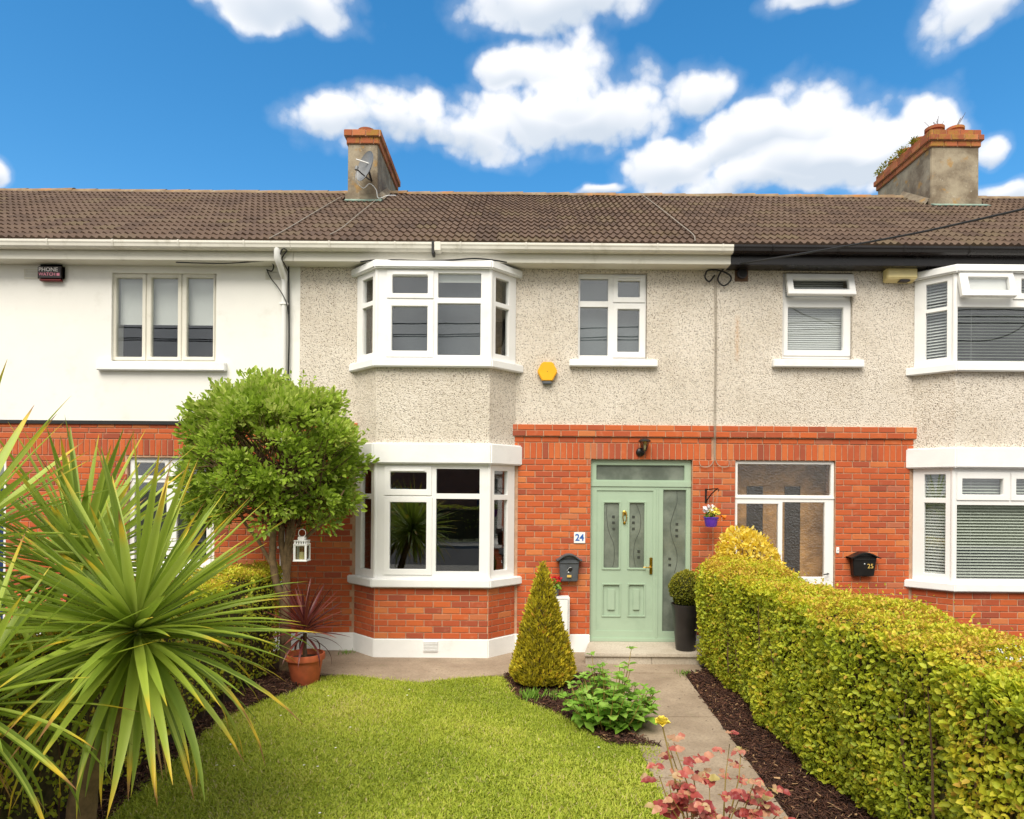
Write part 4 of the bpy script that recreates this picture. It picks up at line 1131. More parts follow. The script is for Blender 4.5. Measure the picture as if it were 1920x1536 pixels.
def leafarr(P, D, size, var, rg, wid=.5, N=None, fold=.18, shape='ovate'):
    """folded leaf blades: base P, direction D; returns vertices, quads, per-vertex variation"""
    n = len(P); D = D/np.linalg.norm(D, axis=1)[:, None]
    if N is None: N = rg.normal(size=(n, 3))
    Sd = np.cross(D, N); Sd /= np.linalg.norm(Sd, axis=1)[:, None]+1e-9
    U = np.cross(Sd, D)
    s = np.asarray(size)[:, None]; w = s*wid
    a, b = (.32, .72) if shape == 'ovate' else (.2, .55)
    wa, wb = (.5, .40) if shape == 'ovate' else (.5, .36)
    v = np.stack([P, P+D*s*a+Sd*w*wa+U*w*fold, P+D*s*b+Sd*w*wb+U*w*fold, P+D*s-U*s*.06, P+D*s*b-Sd*w*wb+U*w*fold, P+D*s*a-Sd*w*wa+U*w*fold], 1)
    i = np.arange(n)[:, None]*6
    f = np.concatenate([i+np.array([[0, 1, 2, 3]]), i+np.array([[0, 3, 4, 5]])], 0)
    return v.reshape(-1, 3), f, np.repeat(var, 6)
puff(o, 'foliage', M_MINT, 60, (0, 0, .15), (.08, .08, .07), .045, 5)
puff(o, 'flowers', M_PETALR, 60, (.0, -.02, .23), (.10, .07, .035), .03, 6)

# hexagonal yellow alarm box
c = W(1026, 698, YW); o = thing('alarm_box', 'yellow hexagonal alarm box on the pebbledash beside the upper bay', 'alarm box', (c.x, YW-.008, c.z-.17))
hexp = [(.14*math.cos(R(60*k)), .15*math.sin(R(60*k))) for k in range(6)]
MB().prism(hexp, 0, .06, Matrix.Translation((0, 0, .17)) @ RX90).build('cover', M_YELLOWP, o, bevel=.012)
MB().box(-.065, .06, -.05, .006, -.0, .05).build('siren_base', M_GREYMETAL, o, bevel=.008)
MB().lathe([(.006, 0), (.005, .003)], 8, Matrix.Translation((0, -.059, .17)) @ RX90).build('screw', M_DARKP, o)
# cream siren box
r = rc(PX, 1654, 506, 1710, 534, YW); o = thing('siren_box', 'cream box-shaped siren under the black eaves beside the right bay', 'alarm box', ((r[0]+r[1])/2, YW-.008, r[2]))
w_, h_ = r[1]-r[0], r[3]-r[2]
MB().add([(-w_/2, 0, .01), (w_/2, 0, .01), (w_/2, 0, h_), (-w_/2, 0, h_), (-w_/2, -.13, .05), (w_/2, -.13, .05), (w_/2, -.12, h_), (-w_/2, -.12, h_)],
         [(3, 2, 1, 0), (4, 5, 6, 7), (0, 4, 7, 3), (1, 2, 6, 5), (0, 1, 5, 4), (3, 7, 6, 2)]).build('case', M_CREAMP, o, bevel=.012)
MB().box(-.02, .11, -.115, -.03, .012, .034).build('grille', M_DARKP, o, bevel=.004)
# black alarm box of the left-hand house
r = rc(PX, 75, 498, 126, 529, YW); o = thing('alarm_box', 'black rounded alarm box lettered PHONE WATCH on the white wall', 'alarm box', ((r[0]+r[1])/2, YW-.008, r[2]))
w_, h_ = r[1]-r[0], r[3]-r[2]
MB().box(-w_/2, w_/2, -.07, .0, 0, h_).build('case', M_DARKP, o, bevel=.035)
MB().box(-w_*.4, w_*.4, -.065, -.01, -.004, .02).build('strobe', M_REDP, o, bevel=.008)
text_mesh('lettering', 'PHONE', .075, M_WHITETXT, o, Matrix.Translation((-.02, -.0705, h_*.64)) @ RX90 @ Matrix.Diagonal((1.05, 1, 1, 1)), .0015)
text_mesh('lettering', 'WATCH', .058, M_PINKTXT, o, Matrix.Translation((-.035, -.0705, h_*.36)) @ RX90 @ Matrix.Diagonal((1.05, 1, 1, 1)), .001)
MB().box(.095, .135, -.0718, -.069, h_*.28, h_*.44).build('lettering', M_PINKTXT, o)

# wall lamp above the door
c = W(1203, 840, YW); o = thing('wall_lamp', 'small black wall lantern on the soldier bricks above the door', 'wall lamp', (c.x, YW-.008, c.z-.12))
MB().lathe([(.06, 0), (.06, .02), (.05, .035), (.02, .045)], 18, Matrix.Translation((-.02, 0, .06)) @ RX90).build('back_plate', M_BLACKMETAL, o, smooth=True)
MB().tube([(-.02, -.04, .06), (-.01, -.08, .055), (.02, -.10, .08)], .01, 8).build('arm', M_BLACKMETAL, o, smooth=True)
MB().lathe([(.022, .07), (.062, .20), (.058, .2), (.02, .075)], 6, Matrix.Translation((.02, -.10, 0))).build('glass_shade', M_CLEAR, o)
for k in range(6):
    q = R(60*k); MB().tube([(.02+.022*math.cos(q), -.10+.022*math.sin(q), .07), (.02+.064*math.cos(q), -.10+.064*math.sin(q), .20)], .004, 5).build('glazing_bar', M_BLACKMETAL, o)
MB().lathe([(.085, .198), (.085, .208), (.05, .235), (.0, .245)], 18, Matrix.Translation((.02, -.10, 0))).build('cap', M_BLACKMETAL, o, smooth=True)
MB().lathe([(.012, .09), (.02, .13), (.012, .16)], 10, Matrix.Translation((.02, -.10, 0))).build('bulb', plain('pale_bulb', S(226, 210, 170), .3), o, smooth=True)

# bracket and purple hanging pot
c = W(1323, 930, YW); o = thing('wall_bracket', 'rusty iron plant bracket on the brick between the two doors', 'bracket', (c.x, YW-.008, c.z-.1))
MB().box(-.012, .012, -.008, .004, -.0, .2).build('plate', M_BLACKMETAL, o)
MB().tube([(0, -.006, .02), (.05, -.10, .13), (.085, -.2, .19), (.095, -.23, .2)], .008, 8).build('brace', M_BLACKMETAL, o, smooth=True)
MB().tube([(0, -.006, .185), (.05, -.12, .195), (.095, -.23, .2), (.105, -.25, .185), (.10, -.235, .165)], .007, 8).build('arm', M_BLACKMETAL, o, smooth=True)
hk = Vector((c.x+.10, YW-.24, c.z+.065))
bx, bz = W(1333, 988, YW-.24).x, W(1333, 988, YW-.24).z
o = thing('hanging_pot', 'purple hanging pot of white and yellow pansies between the doors', 'flower pot', (bx, YW-.24, bz))
MB().lathe([(.065, 0), (.075, .02), (.09, .115), (.098, .115), (.098, .13), (.085, .13), (.08, .09)], 20).build('pot', M_PURPLE, o, smooth=True)
for k in range(3):
    q = R(30+120*k); MB().tube([(.094*math.cos(q), .094*math.sin(q), .125), (hk.x-bx, 0, hk.z-bz)], .0015, 5).build('hanger_wire', M_GCABLE, o)
puff(o, 'foliage', M_MINT, 70, (0, 0, .165), (.085, .085, .05), .05, 8)
puff(o, 'pansy', M_PETALW, 26, (-.06, -.04, .235), (.04, .035, .03), .045, 9)
puff(o, 'pansy', M_PETALW, 22, (.01, -.0, .25), (.05, .03, .022), .045, 10)
puff(o, 'pansy', M_PETALY, 30, (.02, -.06, .215), (.05, .03, .03), .048, 12)
puff(o, 'pansy', M_PETALO, 14, (.13, -.03, .13), (.03, .03, .02), .04, 13)

# doorbell
c = W(1569, 1032, YW); o = thing('doorbell', 'small white doorbell beside the white porch door', 'doorbell', (c.x+.005, YW-.008, c.z-.04))
MB().box(-.02, .02, -.015, .004, 0, .085).build('case', M_UPVC, o, bevel=.006)
MB().lathe([(.006, 0), (.005, .004)], 10, Matrix.Translation((0, -.015, .04)) @ RX90).build('button', M_DARKP, o)

# cables
def cable(pts, rad, m, label, cat='cable', name='cable', n=6, sub=6):
    P = [Vector(p) for p in pts]; out = []
    for i in range(len(P)-1):
        p0, p1_, p2, p3 = P[max(i-1, 0)], P[i], P[i+1], P[min(i+2, len(P)-1)]
        for t in np.linspace(0, 1, sub, endpoint=False):
            out.append(.5*((2*p1_)+(p2-p0)*t+(2*p0-5*p1_+4*p2-p3)*t*t+(3*p1_-p0-3*p2+p3)*t**3))
    mb = MB().tube(out+[P[-1]], rad, n)
    return mb.build(name, m, None, smooth=True, label=label, cat=cat)
wy = YW-.02
cable([W(1340, 515, wy), W(1341, 640, wy), W(1339.5, 760, wy-.01), W(1339, 797, wy-.035), W(1339.5, 815, wy-.04), W(1339, 830, wy-.012), W(1339, 855, wy-.01), W(1335, 870, wy-.008), W(1325, 876, wy-.008), W(1314, 874, wy-.008), W(1311, 865, wy)], .005, M_GCABLE, 'grey cable down the party line hooking left over the bricks')
cable([W(1343, 515, wy), W(1343.5, 640, wy), W(1342, 760, wy-.01), W(1342, 797, wy-.035), W(1342, 815, wy-.04), W(1341.5, 830, wy-.012), W(1341, 855, wy-.01), W(1345, 870, wy-.008), W(1355, 876, wy-.008), W(1366, 874, wy-.008), W(1367, 863, wy)], .005, M_GCABLE, 'grey cable down the party line hooking right over the bricks')
cable([W(1340, 516, wy-.02), W(1330, 528, wy-.03), W(1322, 520, wy-.04), W(1326, 508, wy-.04), W(1338, 506, wy-.03), W(1352, 508, wy-.05), W(1368, 516, wy-.04), W(1370, 526, wy-.05), W(1357, 536, wy-.04), W(1346, 524, wy-.02), W(1356, 505, wy-.03), W(1375, 499, wy-.03)], .011, M_CABLE, 'tangled black cable loop under the eaves between the two houses', sub=8)
cable([W(541, 500, wy), W(541.5, 560, wy-.02), W(542, 640, wy-.02), W(540, 720, wy-.02), W(540, 800, wy-.02), W(541, 1000, wy-.02), W(541, 1150, wy)], .011, M_CABLE, 'black cables running down beside the white downpipe')
cable([W(500, 505, wy), W(508, 522, wy-.01), W(522, 540, wy-.06), W(536, 565, wy-.1), W(541, 590, wy-.05)], .007, M_CABLE, 'thin black cable slanting across the white downpipe')
cable([W(330, 492, YW-.22), W(420, 494, YW-.2), W(495, 490, YW-.2), W(512, 496, YW-.1), W(510, 508, YW-.05), W(500, 506, wy)], .008, M_CABLE, 'black cable along the white soffit beside the downpipe')
cable([W(527, 488, 8.84), W(532, 478, 8.82), W(538, 470, 8.80), W(530, 467, 8.70), W(526, 480, 8.80), W(536, 500, 8.95), W(541, 510, wy)], .008, M_CABLE, 'black cable looping over the gutter by the downpipe')
cable([W(676, 491, 8.84), W(700, 488, 8.75), W(735, 487.5, 8.70), W(800, 489, 8.70), W(850, 487.5, 8.68), W(890, 485, 8.68), W(925, 488, 8.72), W(950, 492, 8.82)], .010, M_CABLE, 'black cable lying along the head of the upper bay')
def onroof(px, py):
    u = px-CX; v = CY-py; a_, b_ = (u*CT-v*ST)/F, (u*ST+v*CT)/F
    t_ = math.tan(sl); Y = (ZR0+.075-YE*t_-H)/(b_-t_)
    return Vector((a_*Y, Y, H+b_*Y))
cable([onroof(640, 369), onroof(600, 392), onroof(540, 428), onroof(505, 447)], .006, M_GCABLE, 'pale cable across the tiles left of the narrow chimney', sub=3)
cable([onroof(705, 375), onroof(668, 405), onroof(640, 428), onroof(618, 440)], .006, M_GCABLE, 'pale cable down the tiles below the satellite dish', sub=3)
cable([onroof(1200, 362), onroof(1240, 392), onroof(1275, 420), onroof(1300, 440), onroof(1303, 452)], .006, M_GCABLE, 'thin cable slanting down the tiles of the middle roof', sub=3)

# telegraph pole (out of frame to the right) and the service wire it feeds
pole_top = Vector((15.5, -1.6, 8.2))
o = thing('telegraph_pole', 'wooden telegraph pole on the pavement to the right', 'pole', (15.5, -1.6, -.01))
MB().tube([(0, 0, 0), (0, 0, 8.6)], [.14, .10], 14).build('shaft', M_BARK, o, smooth=True)
MB().box(-.6, .6, -.05, .05, 8.1, 8.2).build('cross_arm', M_BARK, o)
A = W(1376, 497, 8.92); Bp = W(1920, 392, 6.9); Mp = W(1640, 452, 7.85)
cable([A, Mp, Bp, Vector((9.0, 3.9, 5.35)), Vector((12.4, 1.0, 6.3)), pole_top], .012, M_CABLE, 'black overhead service wire rising from the eaves towards the right', name='overhead_wire')
for k, (z0, sag) in enumerate(((7.9, .5), (7.7, .62), (7.5, .5))):
    pts = [Vector((-30+i*7.5, -3.0, z0-sag*math.sin(math.pi*((i*7.5+.001) % 45)/45)*1.2)) for i in range(9)]
    cable(pts, .02, M_CABLE, ('highest', 'middle', 'lowest')[k]+' of three black wires strung along the street', name='overhead_wire')

# satellite dish on the narrow chimney
c = W(691, 318, 11.55); o = thing('satellite_dish', 'grey satellite dish bracketed to the narrow chimney', 'satellite dish', (c.x, 11.5, c.z-.2))
DM = Matrix.Translation((0, 0, .2)) @ Matrix.Rotation(R(-44), 4, 'Z') @ Matrix.Rotation(R(78), 4, 'X')
prof = [(r_, .9*r_*r_) for r_ in np.linspace(.001, .27, 7)]
mbd = MB().lathe(prof+[(.275, .07), (.27, .055)]+[(r_, .9*r_*r_-.012) for r_ in np.linspace(.25, .001, 6)], 28, DM @ Matrix.Diagonal((.86, 1, 1, 1)))
mbd.build('reflector', M_DISH, o, smooth=True)
MB().tube([(-.2, -.02, .34), (.04, .02, .28)], .012, 8).build('arm', M_UPVC, o)
MB().tube([(.02, .05, .02), (-.08, -.08, .06), (-.17, -.12, .13)], .012, 8).build('lnb_arm', M_DARKP, o, smooth=True)
MB().tube([(-.17, -.12, .11), (-.16, -.11, .17)], .03, 10).build('lnb', M_DISH, o, smooth=True)
MB().tube([(.0, .04, .2), (.0, .32, .1)], .02, 8).build('mount', M_DARKP, o)
cable([(c.x-.17, 11.4, c.z-.08), (c.x-.2, 11.5, c.z-.22), (c.x-.1, 11.6, c.z-.3), (c.x+.0, 11.65, c.z-.2), (c.x+.1, 11.7, c.z-.28), (c.x+.14, 11.72, c.z-.42), (c.x+.3, 11.75, c.z-.36), (c.x+.4, 11.95, c.z-.27)], .008, M_UPVC, 'white cable looping from the satellite dish to the roof')

# moss and weeds on the broad chimney
def clump(parent, M0, n, rad, size, m, seed, name='moss'):
    rg = np.random.default_rng(seed)
    d = rg.normal(size=(n, 3)); d[:, 2] = abs(d[:, 2]); d /= np.linalg.norm(d, axis=1)[:, None]
    P = d*np.array(rad)*rg.uniform(.2, 1, (n, 1))
    vs, fs, va = leafarr(P, d, size*rg.uniform(.6, 1.2, n), rg.uniform(0, 1, n), rg, .4)
    link(name, npmesh(name, vs, fs, va), m, parent, M=M0)
L25 = local(H25)
for k, (x, y, z, s_) in enumerate(((7.27, 12.28, 8.66, 1), (7.27, 12.65, 8.66, 1.2), (7.27, 12.95, 8.66, 1.1), (7.26, 13.25, 8.65, 1.3), (7.3, 13.45, 8.65, 1.2))):
    clump(ch_r, L25 @ Matrix.Translation((x, y, z)), 110, (.09*s_, .12*s_, .10*s_), .05, M_BOX, 60+k)
for x, y, q in ((7.52, 12.1, .1), (7.86, 12.05, -.1), (7.6, 12.15, .2)):
    rg = np.random.default_rng(int(x*100)); mbw = MB()
    for i in range(4):
        tx, ty = rg.uniform(-.12, .12, 2); mbw.tube([(x, y, 8.78), (x+tx*.5, y+ty*.5, 8.9), (x+tx, y+ty, 9.0+rg.uniform(-.05, .06))], .004, 4)
    mbw.v = [tuple(L25 @ Vector(p)) for p in mbw.v]; mbw.build('weed', M_TWIG, ch_r)

# ================================================================== PLANTS
def unitv(n, rg):
    d = rg.normal(size=(n, 3)); return d/np.linalg.norm(d, axis=1)[:, None]

# ---- clipped hedges
_leafc = {}
def leaf_variants(key, m, wid, n=4, fold=.18):
    if key not in _leafc:
        L_ = []
        for i in range(n):
            rg = np.random.default_rng(100+i)
            vs, fs, ns_ = [], [], 7; cu = (.25, .5, .75, .1)[i % 4]; wd = wid*(.85+.1*i)
            for k in range(ns_+1):
                t_ = k/ns_; w_ = wd*.5*math.sin(math.pi*min(1, t_**.75*.97+.015))**.8*(1+.05*(-1)**k)+.002
                x_ = t_-.06*cu*t_*t_; z_ = -.32*cu*t_*t_+.05*math.sin(t_*9+i)
                vs += [(x_-.04*(k % 2), w_, z_+w_*fold*2), (x_, 0, z_), (x_-.04*(k % 2), -w_, z_+w_*fold*2)]
            for k in range(ns_): fs += [(3*k, 3*k+1, 3*k+4, 3*k+3), (3*k+1, 3*k+2, 3*k+5, 3*k+4)]
            me = npmesh('leaf', np.array(vs), np.array(fs), np.full(len(vs), (i+.5)/n), smooth=True); me.materials.append(m); L_.append(me)
        _leafc[key] = L_
    return _leafc[key]
def hedge(name, label, x0, x1, y0, y1, h, n, seed, near=0, gold=1.0, size=.036, faces=('L', 'T', 'R', 'F')):
    rg = np.random.default_rng(seed)
    o = thing(name, label, 'hedge', ((x0+x1)/2, (y0+y1)/2, 0)); off = np.array(o.location)
    xm, ln, hw = (x0+x1)/2, y1-y0, (x1-x0)/2
    # superellipse section: sample height/side, denser on the visible skin
    t = rg.uniform(0, 1, n); y = rg.uniform(y0, y1, n)
    per = h+2*hw+h; s_ = np.interp(t, (0, .46, .90, 1), (0, h, h+2*hw, per))
    P = np.zeros((n, 3)); Nn = np.zeros((n, 3))
    a = s_ < h; b = (s_ >= h) & (s_ < h+2*hw); c = s_ >= h+2*hw
    P[a] = np.c_[np.full(a.sum(), x0), y[a], s_[a]]; Nn[a] = (-1, 0, .15)
    P[b] = np.c_[x0+s_[b]-h, y[b], np.full(b.sum(), h)]; Nn[b] = (0, 0, 1)
    P[c] = np.c_[np.full(c.sum(), x1), y[c], per-s_[c]]; Nn[c] = (1, 0, .15)
    e = rg.uniform(0, 1, n) < .05                      # ends
    yend = np.where(rg.uniform(0, 1, n) < .5, y0, y1)
    P[e] = np.c_[rg.uniform(x0, x1, e.sum()), yend[e], rg.uniform(0, h, e.sum())]; Nn[e] = np.c_[np.zeros(e.sum()), np.where(yend[e] == y0, -1, 1), np.zeros(e.sum())]
    # bulges, rounding of the shoulder, undercut towards the ground
    bul = .045*np.sin(P[:, 1]*2.1+P[:, 2]*1.7+seed)+.035*np.sin(P[:, 1]*5.3-P[:, 2]*4.1)+.02*np.sin(P[:, 1]*11+P[:, 0]*9)
    sh = np.clip((P[:, 2]-(h-.16))/.16, 0, 1)**2; side = np.abs(Nn[:, 0]) > .5
    P[:, 0] -= np.where(side, np.sign(Nn[:, 0])*sh*.08, 0)
    ed = np.clip((np.abs(P[:, 0]-xm)-(hw-.14))/.14, 0, 1)**2; P[:, 2] -= np.where(~side, ed*.07, 0)
    und = np.clip((.22-P[:, 2])/.22, 0, 1); P[:, 0] -= np.where(side, np.sign(Nn[:, 0])*und*.06, 0)
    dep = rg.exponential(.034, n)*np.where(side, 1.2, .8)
    P += Nn*(bul[:, None]-dep[:, None]+.02)
    P[:, 2] = np.maximum(P[:, 2], .05+rg.uniform(0, .06, n))
    D = Nn*.3+unitv(n, rg)*.9+np.array([0, 0, .3])
    sz = size*rg.uniform(.6, 1.35, n)
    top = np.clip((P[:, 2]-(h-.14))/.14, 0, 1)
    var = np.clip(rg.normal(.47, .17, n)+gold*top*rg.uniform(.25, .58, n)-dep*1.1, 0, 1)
    patch = np.sin(P[:, 1]*3.1+1.2*np.sin(P[:, 2]*3))*np.sin(P[:, 1]*1.3+.5)
    var = np.clip(var+gold*.26*np.clip(patch-.45, 0, 1)/.55, 0, 1)
    ci = (np.floor(P[:, 1]*9+1.2*np.sin(P[:, 2]*14))*131+np.floor(P[:, 2]*9+1.2*np.sin(P[:, 1]*12))*17+np.floor(P[:, 0]*8)*7).astype(int) % 1999
    var = np.clip(var+rg.uniform(-.2, .2, 1999)[ci], 0, 1); P += Nn*rg.uniform(-.022, .015, 1999)[ci][:, None]
    up_ = (~side) & (rg.uniform(0, 1, n) < .05); P[up_, 2] += rg.exponential(.03, up_.sum())
    dead = rg.uniform(0, 1, n) < .02; var[dead] = 1.0
    sz[top > .7] *= .62
    Nl = Nn*1.3+unitv(n, rg)*.8+np.array([0, 0, .5])
    if near:
        key = np.where((Nn[:, 0] < -.5) & (dep < .07) & (P[:, 1] > 3.2) & (P[:, 2] > .1), P[:, 1], 99)
        idx = np.argsort(key)[:near]; keep = np.ones(n, bool); keep[idx] = False
    else: keep = np.ones(n, bool); idx = []
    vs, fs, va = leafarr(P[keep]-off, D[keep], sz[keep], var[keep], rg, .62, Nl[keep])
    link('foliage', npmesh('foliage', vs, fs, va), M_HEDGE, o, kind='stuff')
    # the same leaf meshes at eight hues so near leaves can be single parts
    if len(idx):
        lv = []
        for q in np.linspace(.08, .9, 8):
            v2, f2, a2 = leafarr(np.zeros((1, 3)), np.array([[1., 0, 0]]), [1.0], np.array([q]), rg, .62, np.array([[0, 0, 1.]]))
            me = npmesh('leaf', v2, f2, a2); me.materials.append(M_HEDGE); lv.append(me)
        for i in idx:
            d = Vector(D[i]).normalized(); s2 = d.cross(Vector(Nl[i])).normalized(); u2 = s2.cross(d)
            T = Matrix(((d.x, -s2.x, u2.x, 0), (d.y, -s2.y, u2.y, 0), (d.z, -s2.z, u2.z, 0), (0, 0, 0, 1)))
            link('leaf', lv[min(7, int(var[i]*8))], None, o, M=Matrix.Translation(Vector(P[i]-off)) @ T @ Matrix.Scale(float(sz[i])*1.1, 4))
    # twiggy interior
    tw = MB(); nt_ = int(ln*26)
    for i in range(nt_):
        yy = rg.uniform(y0+.05, y1-.05); xx = xm+rg.uniform(-hw*.8, hw*.8)
        p = np.array([xx, yy, 0.0]); pts = [p.copy()]
        k_ = 5; 
        for j in range(k_):
            p = p+np.array([rg.uniform(-.05, .05)+(np.sign(xx-xm)*.03), rg.uniform(-.06, .06), (h-.08)/k_*rg.uniform(.8, 1.02)]); p[0] = np.clip(p[0], x0+.02, x1-.02); pts.append(p.copy())
        tw.tube([q-off for q in pts], [.010, .009, .007, .006, .004, .003], 4)
    tw.build('branches', M_TWIG, o, kind='stuff')
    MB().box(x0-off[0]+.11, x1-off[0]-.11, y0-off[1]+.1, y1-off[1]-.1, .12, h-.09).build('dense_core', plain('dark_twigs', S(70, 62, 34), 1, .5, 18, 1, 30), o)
    return o
hedge('privet_hedge', 'long clipped yellow-green privet hedge on the right of the path', 2.30, 2.98, 2.3, 8.36, 1.34, 96000, 21, near=300)
hedge('boundary_hedge', 'lower green hedge on the left boundary behind the palms', -3.5, -2.93, 2.6, 8.45, 1.25, 60000, 22, gold=.7, size=.038)

# ---- golden shrub behind the far end of the hedge
rg = np.random.default_rng(31)
o = thing('golden_shrub', 'bright yellow leafy shrub behind the far end of the long hedge', 'shrub', (2.95, 8.5, 0))
n = 1700; d = unitv(n, rg); d[:, 2] = np.abs(d[:, 2])*1.1-.25
P = np.array([0.02, -.02, 1.32])+d*np.array([.44, .32, .50])*rg.uniform(.55, 1.05, (n, 1))**.6
P[:, 2] -= np.clip(P[:, 0], -.3, .6)*.35
vs, fs, va = leafarr(P, d*.5+unitv(n, rg)*.7+np.array([0, 0, .3]), .062*rg.uniform(.6, 1.3, n), np.clip(rg.normal(.5, .28, n), 0, 1), rg, .5)
link('foliage', npmesh('foliage', vs, fs, va), M_YSHRUB, o, kind='stuff')
mb = MB()
for i in range(16):
    a_ = rg.uniform(0, 6.28); q = rg.uniform(.1, .36); mb.tube([(0.02*math.cos(a_), .02*math.sin(a_), 0), (q*.5*math.cos(a_), q*.4*math.sin(a_), .8), (q*math.cos(a_), q*.7*math.sin(a_), 1.5)], [.012, .009, .003], 5)
mb.build('stems', M_TWIG, o)

# ---- multi-stemmed clipped tree with the lantern
rg = np.random.default_rng(41)
TX, TY = -2.80, 8.0
o = thing('clipped_tree', 'round-headed clipped tree with bare stems in front of the house boundary', 'tree', (TX, TY, 0))
cz = 2.53; RX_, RYc, RT, RB = 1.05, .86, .93, 1.0
cxo = -.15
# clumped crown
nc = 300; cd = unitv(nc, rg); cd[:, 2] = np.where(cd[:, 2] < -.72, -cd[:, 2], cd[:, 2])
cr = rg.uniform(.66, 1.06, nc)[:, None]
CC = np.array([cxo, 0, cz])+cd*cr*np.c_[np.full(nc, RX_), np.full(nc, RYc), np.where(cd[:, 2] > 0, RT, RB)]
hole = np.array([[-.55, -.75, 2.45], [.4, -.75, 2.2], [.05, -.9, 2.95], [.25, -.8, 2.45], [.5, -.6, 2.02]])
P, D, V_, Sz = [], [], [], []
for i in range(nc):
    m_ = int(rg.integers(60, 96)); q = unitv(m_, rg)
    pp = CC[i]+q*np.array([.17, .17, .14])*rg.uniform(.2, 1, (m_, 1))
    P.append(pp); D.append(q*.6+cd[i]*.5+np.array([0, 0, .25])+unitv(m_, rg)*.3)
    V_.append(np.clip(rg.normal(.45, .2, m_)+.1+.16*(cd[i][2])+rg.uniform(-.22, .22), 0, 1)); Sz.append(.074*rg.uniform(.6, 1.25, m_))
P, D, V_, Sz = map(np.concatenate, (P, D, V_, Sz))
dist = np.min(np.linalg.norm((P[:, None]-hole[None])/np.array([.15, .5, .12]), axis=2), 1)
k = (dist > 1) | (rg.uniform(0, 1, len(P)) < .12)
P, D, V_, Sz = P[k], D[k], V_[k], Sz[k]
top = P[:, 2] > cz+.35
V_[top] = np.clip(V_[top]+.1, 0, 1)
k = ~((P[:, 2] < 1.75) & (rg.uniform(0, 1, len(P)) < .4)); P, D, V_, Sz = P[k], D[k], V_[k], Sz[k]
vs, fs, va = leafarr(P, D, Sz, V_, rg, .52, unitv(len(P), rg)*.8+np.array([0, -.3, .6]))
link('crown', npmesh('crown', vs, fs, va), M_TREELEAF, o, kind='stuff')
# sprigs standing proud of the clipped outline
sp = MB(); P, D, V_, Sz = [], [], [], []
for i in range(46):
    a_ = rg.uniform(-2.4, 2.4)*.5; d_ = np.array([math.sin(a_), rg.uniform(-.5, .2), math.cos(a_)]); d_ /= np.linalg.norm(d_)
    b_ = np.array([cxo, 0, cz])+d_*np.array([RX_, RYc, RT])*.95; ln = rg.uniform(.1, .24)
    sp.tube([b_, b_+d_*ln], [.004, .002], 4)
    for j in range(9):
        P.append(b_+d_*ln*(j+1)/9); D.append(d_*.6+unitv(1, rg)[0]); V_.append(rg.uniform(.5, .9)); Sz.append(.055)
vs, fs, va = leafarr(np.array(P), np.array(D), np.array(Sz), np.array(V_), rg, .42)
link('crown_sprigs', npmesh('crown_sprigs', vs, fs, va), M_TREELEAF, o, kind='stuff')
# stems
def stem(pts, rads, nm='stem', m=M_BARK, par=o, n=9): return MB().tube(pts, rads, n).build(nm, m, par, smooth=True, angle=80)
stem([(.02, 0, 0), (.03, -.02, .45), (.02, -.05, .9), (-.06, -.08, 1.1), (-.10, -.10, 1.4), (-.09, -.08, 1.9), (-.25, -.1, 2.5)], [.065, .056, .052, .046, .042, .036, .015])
stem([(.05, .0, 0), (.06, -.04, .6), (.06, -.06, 1.0), (.05, -.04, 1.4), (.10, -.02, 1.9), (.15, 0, 2.6)], [.056, .05, .046, .042, .036, .016])
stem([(.06, -.04, 1.2), (.10, -.06, 1.5), (.13, -.05, 1.9), (.3, .05, 2.5)], [.035, .032, .028, .012])
stem([(.03, -.03, 1.25), (-.02, -.03, 1.6), (.0, .0, 2.1), (.0, .1, 2.7)], [.04, .036, .03, .012])
stem([(.10, -.05, 1.45), (.35, -.1, 1.68), (.55, -.12, 1.85), (.75, -.1, 2.2)], [.026, .022, .02, .008], 'branch')
stem([(-.10, -.1, 1.3), (-.26, -.12, 1.6), (-.42, -.15, 1.82), (-.6, -.1, 2.3)], [.024, .02, .018, .008], 'branch')
stem([(.07, -.05, 1.5), (.26, -.3, 1.80), (.25, -.34, 1.70), (.22, -.33, 1.60)], [.012, .009, .006, .004], 'branch')
tw = MB()
for i in range(260):
    a_ = rg.uniform(0, 6.283); zz = rg.uniform(-.75, .8); rr_ = math.sqrt(max(0, 1-zz*zz))
    e_ = np.array([cxo+RX_*.93*rr_*math.cos(a_), RYc*.93*rr_*math.sin(a_), cz+zz*(RT if zz > 0 else RB)*.93])
    s_ = np.array([rg.uniform(-.15, .2), rg.uniform(-.1, .1), rg.uniform(1.7, 2.5)])
    md = s_*.45+e_*.55+rg.normal(size=3)*.09
    tw.tube([s_, md, e_], [.010, .007, .003], 4)
tw.build('twigs', M_TWIG, o, kind='stuff')

# ---- white lantern hanging from the tree
c = W(566, 1052, 7.66)
o = thing('hanging_lantern', 'white metal candle lantern hanging from the clipped tree', 'lantern', (c.x, 7.66, c.z))
a_ = .068; h_ = .19
MB().box(-.08, .08, -.08, .08, 0, .012).build('base', M_UPVC, o, bevel=.003)
for sx_ in (-1, 1):
    for sy_ in (-1, 1): MB().box(sx_*a_-.007, sx_*a_+.007, sy_*a_-.007, sy_*a_+.007, .012, h_).build('post', M_UPVC, o)
for k in range(4):
    Mz = Matrix.Rotation(R(90*k), 4, 'Z')
    MB().panel(-a_+.006, a_-.006, .012, h_, -a_-.002, -a_+.001, [(-a_+.016, a_-.016, .024, h_-.012)], Mz).build('frame', M_UPVC, o)
    MB().box(-a_+.015, a_-.015, -a_-.001, -a_, .023, h_-.011, Mz).build('pane', M_CLEAR, o)
MB().box(-.078, .078, -.078, .078, h_, h_+.012).build('eaves', M_UPVC, o, bevel=.003)
